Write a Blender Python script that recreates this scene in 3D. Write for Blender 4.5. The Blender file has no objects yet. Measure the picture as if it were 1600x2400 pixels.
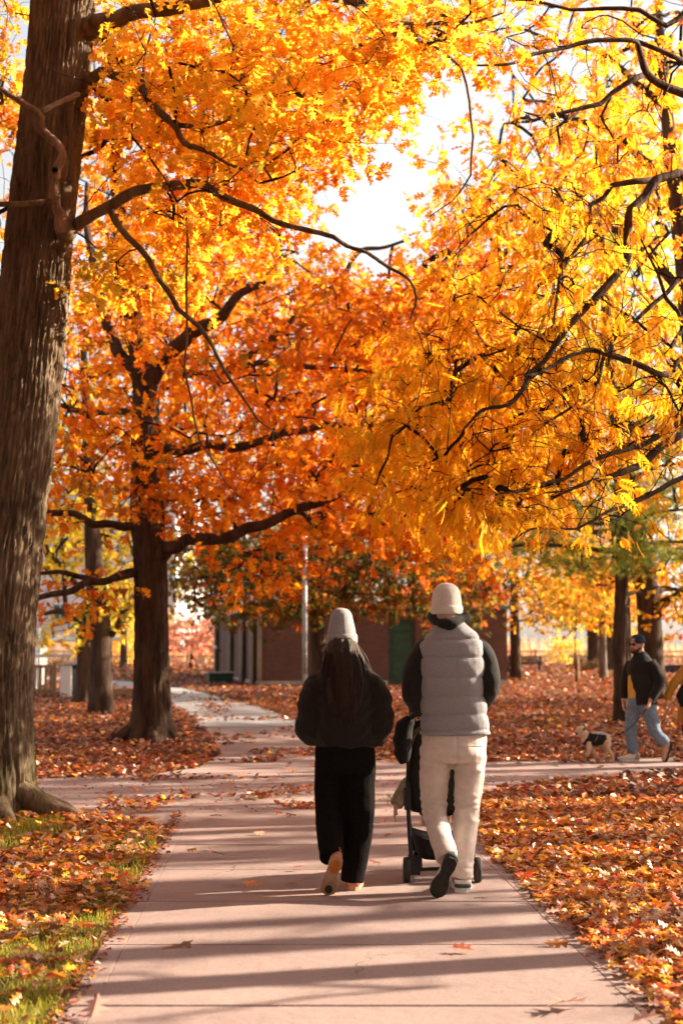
import bpy, bmesh, math, random
import numpy as np
from mathutils import Vector, Matrix

# ---------------------------------------------------------------- camera, sky, sun, exposure
scene = bpy.context.scene
COL = scene.collection
R = math.radians
rng = np.random.default_rng(11)
random.seed(11)

CAM_H, FPX, CXP, CYP, HORIZON = 1.45, 3333.33, 800.0, 1200.0, 1530.0
PITCH = math.atan((HORIZON - CYP) / FPX)
cam_data = bpy.data.cameras.new('camera')
cam = bpy.data.objects.new('camera', cam_data)
COL.objects.link(cam)
scene.camera = cam
cam.location = (0, 0, CAM_H)
cam.rotation_euler = (R(90) + PITCH, 0, 0)
cam_data.sensor_fit = 'VERTICAL'
cam_data.sensor_height = 36.0
cam_data.lens = 50.0
cam_data.clip_start = 0.05
cam_data.clip_end = 9000
cam_data.dof.use_dof = True
cam_data.dof.focus_distance = 9.3
cam_data.dof.aperture_fstop = 2.4

SUN_EL, SUN_AZ = 24.0, 74.0          # azimuth clockwise from +Y (view direction) towards +X
world = bpy.data.worlds.new('World')
scene.world = world
world.use_nodes = True
wn = world.node_tree.nodes
wl = world.node_tree.links
wn.clear()
sky = wn.new('ShaderNodeTexSky')
sky.sky_type = 'NISHITA'
sky.sun_disc = False
sky.sun_elevation = R(SUN_EL)
sky.sun_rotation = R(SUN_AZ)
sky.air_density = 1.5
sky.dust_density = 2.0
sky.ozone_density = 0.6
hsv = wn.new('ShaderNodeHueSaturation')
hsv.inputs['Saturation'].default_value = 0.35
hsv.inputs['Value'].default_value = 1.0
tint = wn.new('ShaderNodeMix')
tint.data_type = 'RGBA'
tint.blend_type = 'MULTIPLY'
tint.inputs[0].default_value = 1.0
tint.inputs[7].default_value = (1.0, 0.94, 0.92, 1)
bg = wn.new('ShaderNodeBackground')
bg.inputs['Strength'].default_value = 0.072
wo = wn.new('ShaderNodeOutputWorld')
wl.new(sky.outputs[0], hsv.inputs['Color'])
wl.new(hsv.outputs[0], tint.inputs[6])
wl.new(tint.outputs[2], bg.inputs['Color'])
wl.new(bg.outputs[0], wo.inputs['Surface'])

sun_data = bpy.data.lights.new('sun', 'SUN')
sun = bpy.data.objects.new('sun', sun_data)
COL.objects.link(sun)
sun_data.energy = 5.0
sun_data.angle = R(0.5)
sun_data.color = (1.0, 0.83, 0.62)
SUNV = Vector((math.sin(R(SUN_AZ)) * math.cos(R(SUN_EL)), math.cos(R(SUN_AZ)) * math.cos(R(SUN_EL)), math.sin(R(SUN_EL))))
sun.rotation_euler = SUNV.to_track_quat('Z', 'Y').to_euler()
sun.location = (40, 12, 20)

vs = scene.view_settings
vs.view_transform = 'Standard'
vs.look = 'None'
vs.gamma = 1.0
vs.exposure = 1.98
vs.use_curve_mapping = False
scene.cycles.max_bounces = 4
scene.cycles.diffuse_bounces = 3
scene.cycles.transmission_bounces = 3
scene.cycles.use_adaptive_sampling = True
scene.cycles.adaptive_threshold = 0.05
scene.cycles.transparent_max_bounces = 4
scene.cycles.use_denoising = True
scene.cycles.sample_clamp_indirect = 8.0

# ---------------------------------------------------------------- helpers
def at(px, py, Y):
    """world point seen at photo pixel (px, py) that stands Y metres in front of the camera"""
    u = (px - CXP) / FPX
    v = -(py - CYP) / FPX
    dy = math.cos(PITCH) - v * math.sin(PITCH)
    dz = math.sin(PITCH) + v * math.cos(PITCH)
    t = Y / dy
    return np.array([u * t, Y, CAM_H + dz * t])

def to_px(P):
    P = np.atleast_2d(np.asarray(P, float))
    d = P - np.array([0, 0, CAM_H])
    f = d[:, 1] * math.cos(PITCH) + d[:, 2] * math.sin(PITCH)
    u = -d[:, 1] * math.sin(PITCH) + d[:, 2] * math.cos(PITCH)
    f = np.where(np.abs(f) < 1e-6, 1e-6, f)
    return CXP + d[:, 0] / f * FPX, CYP - u / f * FPX, f

def gh(y):
    """gentle rise of the lawn away from the camera"""
    y = np.asarray(y, float)
    t = (y - 35.0) / 3.0
    return 0.0085 * 3.0 * np.log1p(np.exp(np.clip(t, -30, 30))) * (t < 30) + 0.0085 * (y - 35) * (t >= 30)

_PERM = np.random.default_rng(5).permutation(512)
_GR = np.random.default_rng(6).normal(size=(512, 3))
_GR /= np.linalg.norm(_GR, axis=1)[:, None]
def perlin(P):
    P = np.asarray(P, float)
    I = np.floor(P).astype(int)
    Fr = P - I
    W = Fr * Fr * Fr * (Fr * (Fr * 6 - 15) + 10)
    out = np.zeros(len(P))
    for dx in (0, 1):
        for dy in (0, 1):
            for dz in (0, 1):
                h = _PERM[(_PERM[(_PERM[(I[:, 0] + dx) % 512] + I[:, 1] + dy) % 512] + I[:, 2] + dz) % 512]
                g = _GR[h]
                d = Fr - np.array([dx, dy, dz])
                w = (W[:, 0] if dx else 1 - W[:, 0]) * (W[:, 1] if dy else 1 - W[:, 1]) * (W[:, 2] if dz else 1 - W[:, 2])
                out += w * (g * d).sum(1)
    return out * 1.6

def np_mesh(name, V, faces, col=None, smooth=False, cols_face=None):
    """faces: list of (N,3) / (N,4) int arrays"""
    me = bpy.data.meshes.new(name)
    V = np.asarray(V, np.float32)
    faces = [np.asarray(f, np.int32) for f in faces if len(f)]
    me.vertices.add(len(V))
    me.vertices.foreach_set('co', V.ravel())
    idx = np.concatenate([f.ravel() for f in faces])
    tot = np.concatenate([np.full(len(f), f.shape[1], np.int32) for f in faces])
    start = np.concatenate([[0], np.cumsum(tot)[:-1]]).astype(np.int32)
    me.loops.add(len(idx))
    me.loops.foreach_set('vertex_index', idx)
    me.polygons.add(len(tot))
    me.polygons.foreach_set('loop_start', start)
    me.polygons.foreach_set('loop_total', tot)
    me.polygons.foreach_set('use_smooth', np.full(len(tot), bool(smooth)))
    if col is not None:
        a = me.color_attributes.new('Col', 'FLOAT_COLOR', 'POINT')
        c = np.ones((len(V), 4), np.float32)
        c[:, :3] = col
        a.data.foreach_set('color', c.ravel())
    me.update(calc_edges=True)
    me.validate()
    return me

class Acc:
    """collects shapes and links them as one mesh object"""
    def __init__(self):
        self.V, self.T, self.Q, self.n, self.C = [], [], [], 0, []
    def add(self, V, F, col=None):
        V = np.asarray(V, float)
        F = np.asarray(F, int)
        (self.Q if F.shape[1] == 4 else self.T).append(F + self.n)
        self.V.append(V)
        self.n += len(V)
        if col is not None:
            c = np.asarray(col, float)
            self.C.append(np.broadcast_to(c, (len(V), 3)))
    def box(self, x0, x1, y0, y1, z0, z1, col=None):
        V = [(x, y, z) for z in (z0, z1) for y in (y0, y1) for x in (x0, x1)]
        F = [(0, 2, 3, 1), (4, 5, 7, 6), (0, 1, 5, 4), (2, 6, 7, 3), (0, 4, 6, 2), (1, 3, 7, 5)]
        self.add(V, F, col)
    def tube(self, pts, rad, k=8, cap=True, side=None, col=None, power=2.0):
        V, Q, T = tube(pts, rad, k, cap, side, power)
        n = self.n
        self.add(V, Q, col)
        if len(T):
            self.T.append(np.asarray(T, int) + n)
        return self
    def mesh(self, name, smooth=False):
        V = np.concatenate(self.V)
        f = []
        if self.T: f.append(np.concatenate(self.T))
        if self.Q: f.append(np.concatenate(self.Q))
        return np_mesh(name, V, f, np.concatenate(self.C) if self.C else None, smooth)

def tube(pts, rad, k=8, cap=True, side=None, power=2.0):
    P = np.asarray(pts, float)
    n = len(P)
    rad = np.asarray(rad, float)
    if rad.ndim == 0: rad = np.full(n, float(rad))
    if rad.ndim == 1: rad = np.stack([rad, rad], 1)
    T = np.gradient(P, axis=0)
    T /= np.linalg.norm(T, axis=1)[:, None] + 1e-12
    if side is None:
        a = np.array([1.0, 0, 0]) if abs(T[0][0]) < 0.8 else np.array([0, 1.0, 0])
        A = np.zeros_like(P)
        for i in range(n):
            a = a - T[i] * a.dot(T[i])
            a /= np.linalg.norm(a) + 1e-12
            A[i] = a
    else:
        s = np.broadcast_to(np.asarray(side, float), P.shape)
        A = s - T * (s * T).sum(1)[:, None]
        A /= np.linalg.norm(A, axis=1)[:, None] + 1e-12
    B = np.cross(T, A)
    th = np.linspace(0, 2 * math.pi, k, endpoint=False)
    c, s_ = np.cos(th), np.sin(th)
    if power != 2.0:
        c = np.sign(c) * np.abs(c) ** (2 / power)
        s_ = np.sign(s_) * np.abs(s_) ** (2 / power)
    V = P[:, None, :] + A[:, None, :] * (rad[:, 0, None] * c)[:, :, None] + B[:, None, :] * (rad[:, 1, None] * s_)[:, :, None]
    V = V.reshape(-1, 3)
    i = np.arange(n - 1)[:, None] * k
    j = np.arange(k)[None, :]
    j2 = (j + 1) % k
    Q = np.stack([i + j, i + j2, i + k + j2, i + k + j], -1).reshape(-1, 4)
    Tt = []
    if cap:
        V = np.vstack([V, P[0], P[-1]])
        c0, c1 = n * k, n * k + 1
        for q in range(k):
            q2 = (q + 1) % k
            Tt.append((c0, q2, q))
            Tt.append((c1, (n - 1) * k + q, (n - 1) * k + q2))
    return V, Q, Tt

def spline(pts, step=0.2, rad=None):
    """Catmull-Rom resample of a polyline; rad interpolated along"""
    P = np.asarray(pts, float)
    if len(P) < 3:
        n = max(2, int(np.linalg.norm(P[1] - P[0]) / step) + 1)
        t = np.linspace(0, 1, n)
        out = P[0] + (P[1] - P[0]) * t[:, None]
        if rad is None: return out
        return out, np.interp(t, [0, 1], rad)
    E = np.vstack([2 * P[0] - P[1], P, 2 * P[-1] - P[-2]])
    out, rr = [], []
    rad_ = rad if rad is not None else np.zeros(len(P))
    for i in range(len(P) - 1):
        p0, p1, p2, p3 = E[i:i + 4]
        n = max(1, int(np.linalg.norm(p2 - p1) / step + 0.5))
        for t in np.arange(n) / n:
            out.append(0.5 * ((2 * p1) + (-p0 + p2) * t + (2 * p0 - 5 * p1 + 4 * p2 - p3) * t * t + (-p0 + 3 * p1 - 3 * p2 + p3) * t ** 3))
            rr.append(rad_[i] * (1 - t) + rad_[i + 1] * t)
    out.append(P[-1]); rr.append(rad_[-1])
    if rad is None: return np.array(out)
    return np.array(out), np.array(rr)

def link(name, me, mat=None, parent=None, kind=None):
    o = bpy.data.objects.new(name, me)
    COL.objects.link(o)
    if mat is not None and me is not None and len(me.materials) == 0:
        me.materials.append(mat)
    if parent is not None:
        o.parent = parent
        if parent.type == 'EMPTY':
            o.matrix_parent_inverse = Matrix.LocRotScale(parent.location, parent.rotation_euler, parent.scale).inverted()
    if kind: o['kind'] = kind
    return o

def thing(name, label, cat, loc=(0, 0, 0), group=None):
    o = bpy.data.objects.new(name, None)
    COL.objects.link(o)
    o.empty_display_size = 0.2
    o.location = [float(v) for v in loc]
    o['label'] = label
    o['category'] = cat
    if group: o['group'] = group
    return o

def tag(o, label, cat, group=None):
    o['label'] = label
    o['category'] = cat
    if group: o['group'] = group
    return o

# ---------------------------------------------------------------- materials
def new_mat(name):
    m = bpy.data.materials.new(name)
    m.use_nodes = True
    nt = m.node_tree
    nt.nodes.clear()
    out = nt.nodes.new('ShaderNodeOutputMaterial')
    p = nt.nodes.new('ShaderNodeBsdfPrincipled')
    nt.links.new(p.outputs[0], out.inputs[0])
    return m, nt, p, out

def noise_mat(name, c1, c2, scale=8.0, rough=0.8, bump=0.0, bscale=None, stretch=(1, 1, 1), detail=6, spec=0.3, metal=0.0, lo=0.35, hi=0.65, sheen=0.0):
    m, nt, p, out = new_mat(name)
    tc = nt.nodes.new('ShaderNodeTexCoord')
    mp = nt.nodes.new('ShaderNodeMapping')
    mp.inputs['Scale'].default_value = stretch
    nt.links.new(tc.outputs['Object'], mp.inputs[0])
    n = nt.nodes.new('ShaderNodeTexNoise')
    n.inputs['Scale'].default_value = scale
    n.inputs['Detail'].default_value = detail
    nt.links.new(mp.outputs[0], n.inputs['Vector'])
    r = nt.nodes.new('ShaderNodeValToRGB')
    r.color_ramp.elements[0].position = lo
    r.color_ramp.elements[0].color = (*c1, 1)
    r.color_ramp.elements[1].position = hi
    r.color_ramp.elements[1].color = (*c2, 1)
    nt.links.new(n.outputs['Fac'], r.inputs[0])
    nt.links.new(r.outputs[0], p.inputs['Base Color'])
    p.inputs['Roughness'].default_value = rough
    p.inputs['Specular IOR Level'].default_value = spec
    p.inputs['Metallic'].default_value = metal
    if sheen:
        p.inputs['Sheen Weight'].default_value = sheen
        p.inputs['Sheen Roughness'].default_value = 0.4
    if bump:
        n2 = nt.nodes.new('ShaderNodeTexNoise')
        n2.inputs['Scale'].default_value = bscale or scale * 6
        n2.inputs['Detail'].default_value = 4
        nt.links.new(mp.outputs[0], n2.inputs['Vector'])
        b = nt.nodes.new('ShaderNodeBump')
        b.inputs['Strength'].default_value = bump
        b.inputs['Distance'].default_value = 0.02
        nt.links.new(n2.outputs['Fac'], b.inputs['Height'])
        nt.links.new(b.outputs[0], p.inputs['Normal'])
    return m

def leaf_mat(name, trans=0.5, rough=0.5, boost=1.3, spec=0.25):
    m, nt, p, out = new_mat(name)
    a = nt.nodes.new('ShaderNodeVertexColor')
    a.layer_name = 'Col'
    nt.links.new(a.outputs['Color'], p.inputs['Base Color'])
    p.inputs['Roughness'].default_value = rough
    p.inputs['Specular IOR Level'].default_value = spec
    t = nt.nodes.new('ShaderNodeBsdfTranslucent')
    g = nt.nodes.new('ShaderNodeMix')
    g.data_type = 'RGBA'
    g.blend_type = 'MULTIPLY'
    g.inputs[0].default_value = 1.0
    g.inputs[7].default_value = (boost, boost, boost * 0.9, 1)
    nt.links.new(a.outputs['Color'], g.inputs[6])
    nt.links.new(g.outputs[2], t.inputs['Color'])
    mx = nt.nodes.new('ShaderNodeMixShader')
    mx.inputs[0].default_value = trans
    nt.links.new(p.outputs[0], mx.inputs[1])
    nt.links.new(t.outputs[0], mx.inputs[2])
    nt.links.new(mx.outputs[0], out.inputs[0])
    return m

def bark_mat(name, c1, c2, scale=9, moss=0.0):
    m, nt, p, out = new_mat(name)
    tc = nt.nodes.new('ShaderNodeTexCoord')
    mp = nt.nodes.new('ShaderNodeMapping')
    mp.inputs['Scale'].default_value = (1, 1, 0.18)
    nt.links.new(tc.outputs['Object'], mp.inputs[0])
    n = nt.nodes.new('ShaderNodeTexNoise')
    n.inputs['Scale'].default_value = scale
    n.inputs['Detail'].default_value = 8
    n.inputs['Roughness'].default_value = 0.65
    nt.links.new(mp.outputs[0], n.inputs['Vector'])
    r = nt.nodes.new('ShaderNodeValToRGB')
    r.color_ramp.elements[0].position = 0.36
    r.color_ramp.elements[0].color = (*c1, 1)
    r.color_ramp.elements[1].position = 0.62
    r.color_ramp.elements[1].color = (*c2, 1)
    nt.links.new(n.outputs['Fac'], r.inputs[0])
    colout = r.outputs[0]
    if moss:
        n3 = nt.nodes.new('ShaderNodeTexNoise')
        n3.inputs['Scale'].default_value = 2.2
        n3.inputs['Detail'].default_value = 7
        nt.links.new(tc.outputs['Object'], n3.inputs['Vector'])
        sx = nt.nodes.new('ShaderNodeSeparateXYZ')
        nt.links.new(tc.outputs['Object'], sx.inputs[0])
        mr = nt.nodes.new('ShaderNodeMapRange')
        mr.inputs['From Min'].default_value = 1.3
        mr.inputs['From Max'].default_value = 0.1
        mr.inputs['To Min'].default_value = 0.0
        mr.inputs['To Max'].default_value = moss
        nt.links.new(sx.outputs[2], mr.inputs[0])
        mr2 = nt.nodes.new('ShaderNodeMapRange')
        mr2.inputs['From Min'].default_value = 0.48
        mr2.inputs['From Max'].default_value = 0.66
        nt.links.new(n3.outputs['Fac'], mr2.inputs[0])
        ml = nt.nodes.new('ShaderNodeMath')
        ml.operation = 'MULTIPLY'
        nt.links.new(mr.outputs[0], ml.inputs[0])
        nt.links.new(mr2.outputs[0], ml.inputs[1])
        mx = nt.nodes.new('ShaderNodeMix')
        mx.data_type = 'RGBA'
        nt.links.new(ml.outputs[0], mx.inputs[0])
        nt.links.new(colout, mx.inputs[6])
        mx.inputs[7].default_value = (0.075, 0.085, 0.012, 1)
        colout = mx.outputs[2]
    nt.links.new(colout, p.inputs['Base Color'])
    p.inputs['Roughness'].default_value = 0.9
    p.inputs['Specular IOR Level'].default_value = 0.15
    b = nt.nodes.new('ShaderNodeBump')
    b.inputs['Strength'].default_value = 0.7
    b.inputs['Distance'].default_value = 0.02
    n2 = nt.nodes.new('ShaderNodeTexNoise')
    n2.inputs['Scale'].default_value = scale * 3.5
    n2.inputs['Detail'].default_value = 6
    nt.links.new(mp.outputs[0], n2.inputs['Vector'])
    nt.links.new(n2.outputs['Fac'], b.inputs['Height'])
    nt.links.new(b.outputs[0], p.inputs['Normal'])
    return m

M = {}
M['bark_oak'] = bark_mat('oak bark', (0.075, 0.052, 0.034), (0.20, 0.145, 0.095), 9, moss=0.75)
M['bark_dark'] = bark_mat('dark bark', (0.035, 0.022, 0.015), (0.095, 0.060, 0.040), 7)
M['bark_grey'] = bark_mat('grey bark', (0.09, 0.075, 0.065), (0.20, 0.165, 0.14), 8)
M['bark_pale'] = bark_mat('pale barkless wood', (0.13, 0.085, 0.062), (0.32, 0.23, 0.175), 9)
M['twig'] = noise_mat('twig bark', (0.016, 0.010, 0.008), (0.042, 0.026, 0.018), 12, 0.9, spec=.1)
M['leaf'] = leaf_mat('autumn leaf', 0.58, 0.5, 1.45, 0.12)
M['leaf_dull'] = leaf_mat('far leaf', 0.5, 0.6, 1.3, 0.1)
M['litter'] = leaf_mat('fallen leaf', 0.22, 0.42, 1.0, 0.5)
M['needle'] = leaf_mat('pine needle', 0.35, 0.5, 1.1)
M['grass'] = leaf_mat('grass blade', 0.4, 0.5, 1.2)
# ---------------------------------------------------------------- ground, paths, lake
def concrete_mat(name, ca, cb, cc):
    m, nt, p, out = new_mat(name)
    tc = nt.nodes.new('ShaderNodeTexCoord')
    def nz(scale, detail, rough=0.55):
        n = nt.nodes.new('ShaderNodeTexNoise')
        n.inputs['Scale'].default_value = scale
        n.inputs['Detail'].default_value = detail
        n.inputs['Roughness'].default_value = rough
        nt.links.new(tc.outputs['Object'], n.inputs['Vector'])
        return n
    n1 = nz(1.1, 6)
    r = nt.nodes.new('ShaderNodeValToRGB')
    e = r.color_ramp.elements
    e[0].position, e[0].color = 0.3, (*ca, 1)
    e[1].position, e[1].color = 0.7, (*cb, 1)
    nt.links.new(n1.outputs['Fac'], r.inputs[0])
    n2 = nz(140, 3, 0.7)
    mr = nt.nodes.new('ShaderNodeMapRange')
    mr.inputs['From Min'].default_value = 0.3
    mr.inputs['From Max'].default_value = 0.7
    mr.inputs['To Min'].default_value = 0.76
    mr.inputs['To Max'].default_value = 1.2
    nt.links.new(n2.outputs['Fac'], mr.inputs[0])
    mu = nt.nodes.new('ShaderNodeMix')
    mu.data_type = 'RGBA'
    mu.blend_type = 'MULTIPLY'
    mu.inputs[0].default_value = 1
    nt.links.new(r.outputs[0], mu.inputs[6])
    nt.links.new(mr.outputs[0], mu.inputs[7])
    # dirt stains with their own shape
    n3 = nz(3.4, 8, 0.7)
    mr3 = nt.nodes.new('ShaderNodeMapRange')
    mr3.inputs['From Min'].default_value = 0.58
    mr3.inputs['From Max'].default_value = 0.72
    mr3.inputs['To Max'].default_value = 0.6
    nt.links.new(n3.outputs['Fac'], mr3.inputs[0])
    mx = nt.nodes.new('ShaderNodeMix')
    mx.data_type = 'RGBA'
    nt.links.new(mr3.outputs[0], mx.inputs[0])
    nt.links.new(mu.outputs[2], mx.inputs[6])
    mx.inputs[7].default_value = (*cc, 1)
    # hairline cracks in a few places and dark specks of grit
    vo = nt.nodes.new('ShaderNodeTexVoronoi')
    vo.feature = 'DISTANCE_TO_EDGE'
    vo.inputs['Scale'].default_value = 0.9
    wv = nt.nodes.new('ShaderNodeVectorMath'); wv.operation = 'MULTIPLY_ADD'
    n5 = nz(5.0, 5)
    wv.inputs[1].default_value = (0.25, 0.25, 0.25)
    nt.links.new(n5.outputs['Color'], wv.inputs[0]); nt.links.new(tc.outputs['Object'], wv.inputs[2])
    nt.links.new(wv.outputs[0], vo.inputs['Vector'])
    ck = nt.nodes.new('ShaderNodeMapRange')
    ck.inputs['From Min'].default_value = 0.0; ck.inputs['From Max'].default_value = 0.005
    ck.inputs['To Min'].default_value = 1.0; ck.inputs['To Max'].default_value = 0.0
    nt.links.new(vo.outputs['Distance'], ck.inputs[0])
    n6 = nz(0.7, 2)
    m6 = nt.nodes.new('ShaderNodeMapRange'); m6.inputs['From Min'].default_value = 0.54; m6.inputs['From Max'].default_value = 0.6
    nt.links.new(n6.outputs['Fac'], m6.inputs[0])
    ml6 = nt.nodes.new('ShaderNodeMath'); ml6.operation = 'MULTIPLY'
    nt.links.new(ck.outputs[0], ml6.inputs[0]); nt.links.new(m6.outputs[0], ml6.inputs[1])
    n7 = nz(60, 2, .5)
    m7 = nt.nodes.new('ShaderNodeMapRange'); m7.inputs['From Min'].default_value = 0.69; m7.inputs['From Max'].default_value = 0.74; m7.inputs['To Max'].default_value = .7
    nt.links.new(n7.outputs['Fac'], m7.inputs[0])
    mx7 = nt.nodes.new('ShaderNodeMath'); mx7.operation = 'MAXIMUM'
    nt.links.new(ml6.outputs[0], mx7.inputs[0]); nt.links.new(m7.outputs[0], mx7.inputs[1])
    mx8 = nt.nodes.new('ShaderNodeMix'); mx8.data_type = 'RGBA'
    nt.links.new(mx7.outputs[0], mx8.inputs[0]); nt.links.new(mx.outputs[2], mx8.inputs[6])
    mx8.inputs[7].default_value = (cc[0] * .45, cc[1] * .45, cc[2] * .45, 1)
    nt.links.new(mx8.outputs[2], p.inputs['Base Color'])
    p.inputs['Roughness'].default_value = 0.78
    p.inputs['Specular IOR Level'].default_value = 0.3
    b = nt.nodes.new('ShaderNodeBump')
    b.inputs['Strength'].default_value = 0.35
    b.inputs['Distance'].default_value = 0.004
    nt.links.new(n2.outputs['Fac'], b.inputs['Height'])
    b2 = nt.nodes.new('ShaderNodeBump')
    b2.inputs['Strength'].default_value = 0.25
    b2.inputs['Distance'].default_value = 0.02
    n4 = nz(14, 5)
    nt.links.new(n4.outputs['Fac'], b2.inputs['Height'])
    nt.links.new(b.outputs[0], b2.inputs['Normal'])
    nt.links.new(b2.outputs[0], p.inputs['Normal'])
    return m
M['concrete'] = concrete_mat('path concrete', (0.245, 0.180, 0.167), (0.34, 0.253, 0.235), (0.135, 0.098, 0.088))
M['soil'] = noise_mat('leaf mould and soil', (0.055, 0.030, 0.014), (0.15, 0.075, 0.03), 5, 0.95, 0.6, 30)

# lawn sheet out to the horizon, dipping under the lake
ys = np.concatenate([[-900, -200, -60, -20], np.arange(-5, 40, 1.0), np.arange(40, 130, 3.0), [130, 134, 138, 145, 160, 300, 1000, 4000]])
xs = np.concatenate([[-4000, -800, -200, -80, -40], np.arange(-24, 25, 1.5), [40, 80, 200, 800, 4000]])
gx, gy = np.meshgrid(xs, ys)
gz = gh(np.minimum(gy, 130))
gz = np.where(gy > 130, gz - np.clip((gy - 130) / 15, 0, 1) * 3.2, gz)
Vg = np.stack([gx.ravel(), gy.ravel(), gz.ravel()], 1)
nx, ny = len(xs), len(ys)
ii, jj = np.meshgrid(np.arange(nx - 1), np.arange(ny - 1))
a = (jj * nx + ii).ravel()
lawn = link('lawn', np_mesh('lawn', Vg, [np.stack([a, a + 1, a + nx + 1, a + nx], 1)], smooth=True), M['soil'], kind='structure')

wm, wnt, wp, _ = new_mat('lake water')
wp.inputs['Base Color'].default_value = (0.10, 0.16, 0.22, 1)
wp.inputs['Roughness'].default_value = 0.12
wtc = wnt.nodes.new('ShaderNodeTexCoord'); wnz = wnt.nodes.new('ShaderNodeTexNoise'); wb = wnt.nodes.new('ShaderNodeBump')
wnz.inputs['Scale'].default_value = 0.6; wb.inputs['Strength'].default_value = 0.4
wnt.links.new(wtc.outputs['Object'], wnz.inputs['Vector']); wnt.links.new(wnz.outputs['Fac'], wb.inputs['Height']); wnt.links.new(wb.outputs[0], wp.inputs['Normal'])
link('lake', np_mesh('lake', [(-4000, 133, -0.9), (4000, 133, -0.9), (4000, 6000, -0.9), (-4000, 6000, -0.9)], [np.array([[0, 1, 2, 3]])]), wm, kind='structure')

# crossing of the paths: one outline on the lawn
CROSS = [(1.05, 10.2), (1.18, 12.2), (1.30, 13.6), (1.46, 14.6), (1.75, 15.3), (2.4, 16.1), (4.2, 17.6), (7, 19.2), (14, 22), (30, 27),
         (30, 30), (14, 24.6), (7, 21.0), (4.7, 20.0), (1.9, 19.1), (0.9, 19.3), (0.45, 20.2), (0.1, 22), (-0.3, 25), (-0.62, 28.5),
         (-2.8, 28.5), (-2.2, 24.5), (-1.75, 20.5), (-1.8, 18.2), (-2.3, 17.2), (-3.3, 16.7), (-6, 16.0), (-14, 13.5), (-30, 8.5),
         (-30, 5), (-14, 10.0), (-6, 12.2), (-3.2, 13.05), (-2.3, 12.8), (-1.65, 12.3), (-1.42, 11.5), (-1.33, 10.2)]
from mathutils.geometry import tessellate_polygon
tri = np.array([t for t in tessellate_polygon([[Vector((x, y, 0)) for x, y in CROSS]])])
CV = np.array([(x, y, 0.006) for x, y in CROSS])
nz_ = np.cross(CV[tri[:, 1]] - CV[tri[:, 0]], CV[tri[:, 2]] - CV[tri[:, 0]])[:, 2]
tri = np.where((nz_ < 0)[:, None], tri[:, ::-1], tri)
cross_path = link('cross_path', np_mesh('cross_path', CV, [tri]), M['concrete'], kind='structure')

FAR = spline([(-1.7, 28.0, 0), (-2.8, 35, 0), (-4.3, 42, 0), (-7.2, 53, 0), (-11, 62, 0), (-18, 70, 0), (-34, 80, 0)], 1.0)
tg = np.gradient(FAR, axis=0); tg /= np.linalg.norm(tg, axis=1)[:, None]
nrm = np.stack([-tg[:, 1], tg[:, 0], tg[:, 2] * 0], 1)
Vf = np.concatenate([FAR + nrm * 1.12, FAR - nrm * 1.12])
Vf[:, 2] = gh(Vf[:, 1]) + 0.014
nf = len(FAR)
i_ = np.arange(nf - 1)
M['concrete_grey'] = concrete_mat('grey path concrete', (0.30, 0.29, 0.30), (0.40, 0.39, 0.39), (0.2, 0.17, 0.15))
link('far_path', np_mesh('far_path', Vf, [np.stack([i_ + nf, i_ + nf + 1, i_ + 1, i_], 1)]), M['concrete_grey'], kind='structure')
# waterside promenade
pr = Acc(); pr.box(-300, 300, 106, 110, 0.4, float(gh(108)) + 0.06)
link('promenade', pr.mesh('promenade'), M['concrete'], kind='structure')

# main path: cast slabs with recessed joints
def pc(y): return 0.11 - 0.048 * (y - 5.6)
HW = 1.22
path = link('path', np_mesh('path', [(pc(1) - HW, 1, 0.004), (pc(1) + HW, 1, 0.004), (pc(13.35) + HW, 13.35, 0.004), (pc(13.35) - HW, 13.35, 0.004)], [np.array([[0, 1, 2, 3]])]), M['soil'], kind='structure')
joints = [1.09, 2.31, 3.53, 4.75, 5.97, 7.19, 8.41, 9.63, 10.85, 12.07, 13.29]
prof = [(-HW, 0.0), (-HW, 0.013), (-HW + 0.007, 0.018), (-HW + 0.118, 0.018), (-HW + 0.121, 0.013), (-HW + 0.124, 0.018),
        (HW - 0.124, 0.018), (HW - 0.121, 0.013), (HW - 0.118, 0.018), (HW - 0.007, 0.018), (HW, 0.013), (HW, 0.0)]
for y0, y1 in zip(joints[:-1], joints[1:]):
    tilt = random.uniform(-0.0015, 0.0015)
    V = []
    rows = [(y0 + 0.007, -0.009), (y0 + 0.015, 0.0), (y1 - 0.015, 0.0), (y1 - 0.007, -0.009)]
    for y, dz in rows:
        for px_, z in prof:
            V.append((pc(y) + px_ + (random.uniform(-0.004, 0.004) if abs(px_) == HW else 0), y, max(z + dz + tilt, 0.0005) if z > 0 else 0.0005))
    k = len(prof)
    F = [(r * k + c, r * k + c + 1, (r + 1) * k + c + 1, (r + 1) * k + c) for r in range(3) for c in range(k - 1)]
    F = np.array(F)
    n0 = len(V)
    V += [(pc(rows[0][0]) - HW, rows[0][0], 0.0), (pc(rows[0][0]) + HW, rows[0][0], 0.0), (pc(rows[3][0]) - HW, rows[3][0], 0.0), (pc(rows[3][0]) + HW, rows[3][0], 0.0)]
    link('slab', np_mesh('slab', V, [F]), M['concrete'], path)

_C = np.array(CROSS)
def in_poly(x, y, P):
    c = np.zeros(len(x), bool)
    n = len(P)
    for i in range(n):
        x0, y0 = P[i]; x1, y1 = P[(i + 1) % n]
        cond = ((y0 > y) != (y1 > y)) & (x < (x1 - x0) * (y - y0) / ((y1 - y0) if y1 != y0 else 1e-9) + x0)
        c ^= cond
    return c
def in_path(x, y, margin=0.0):
    s = (np.abs(x - pc(y)) < HW + margin) & (y < 13.4)
    s |= in_poly(x, y, CROSS)
    d = np.full(len(x), 9e9)
    for p in FAR:
        d = np.minimum(d, (x - p[0]) ** 2 + (y - p[1]) ** 2)
    return s | (d < (1.12 + margin) ** 2)
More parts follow.
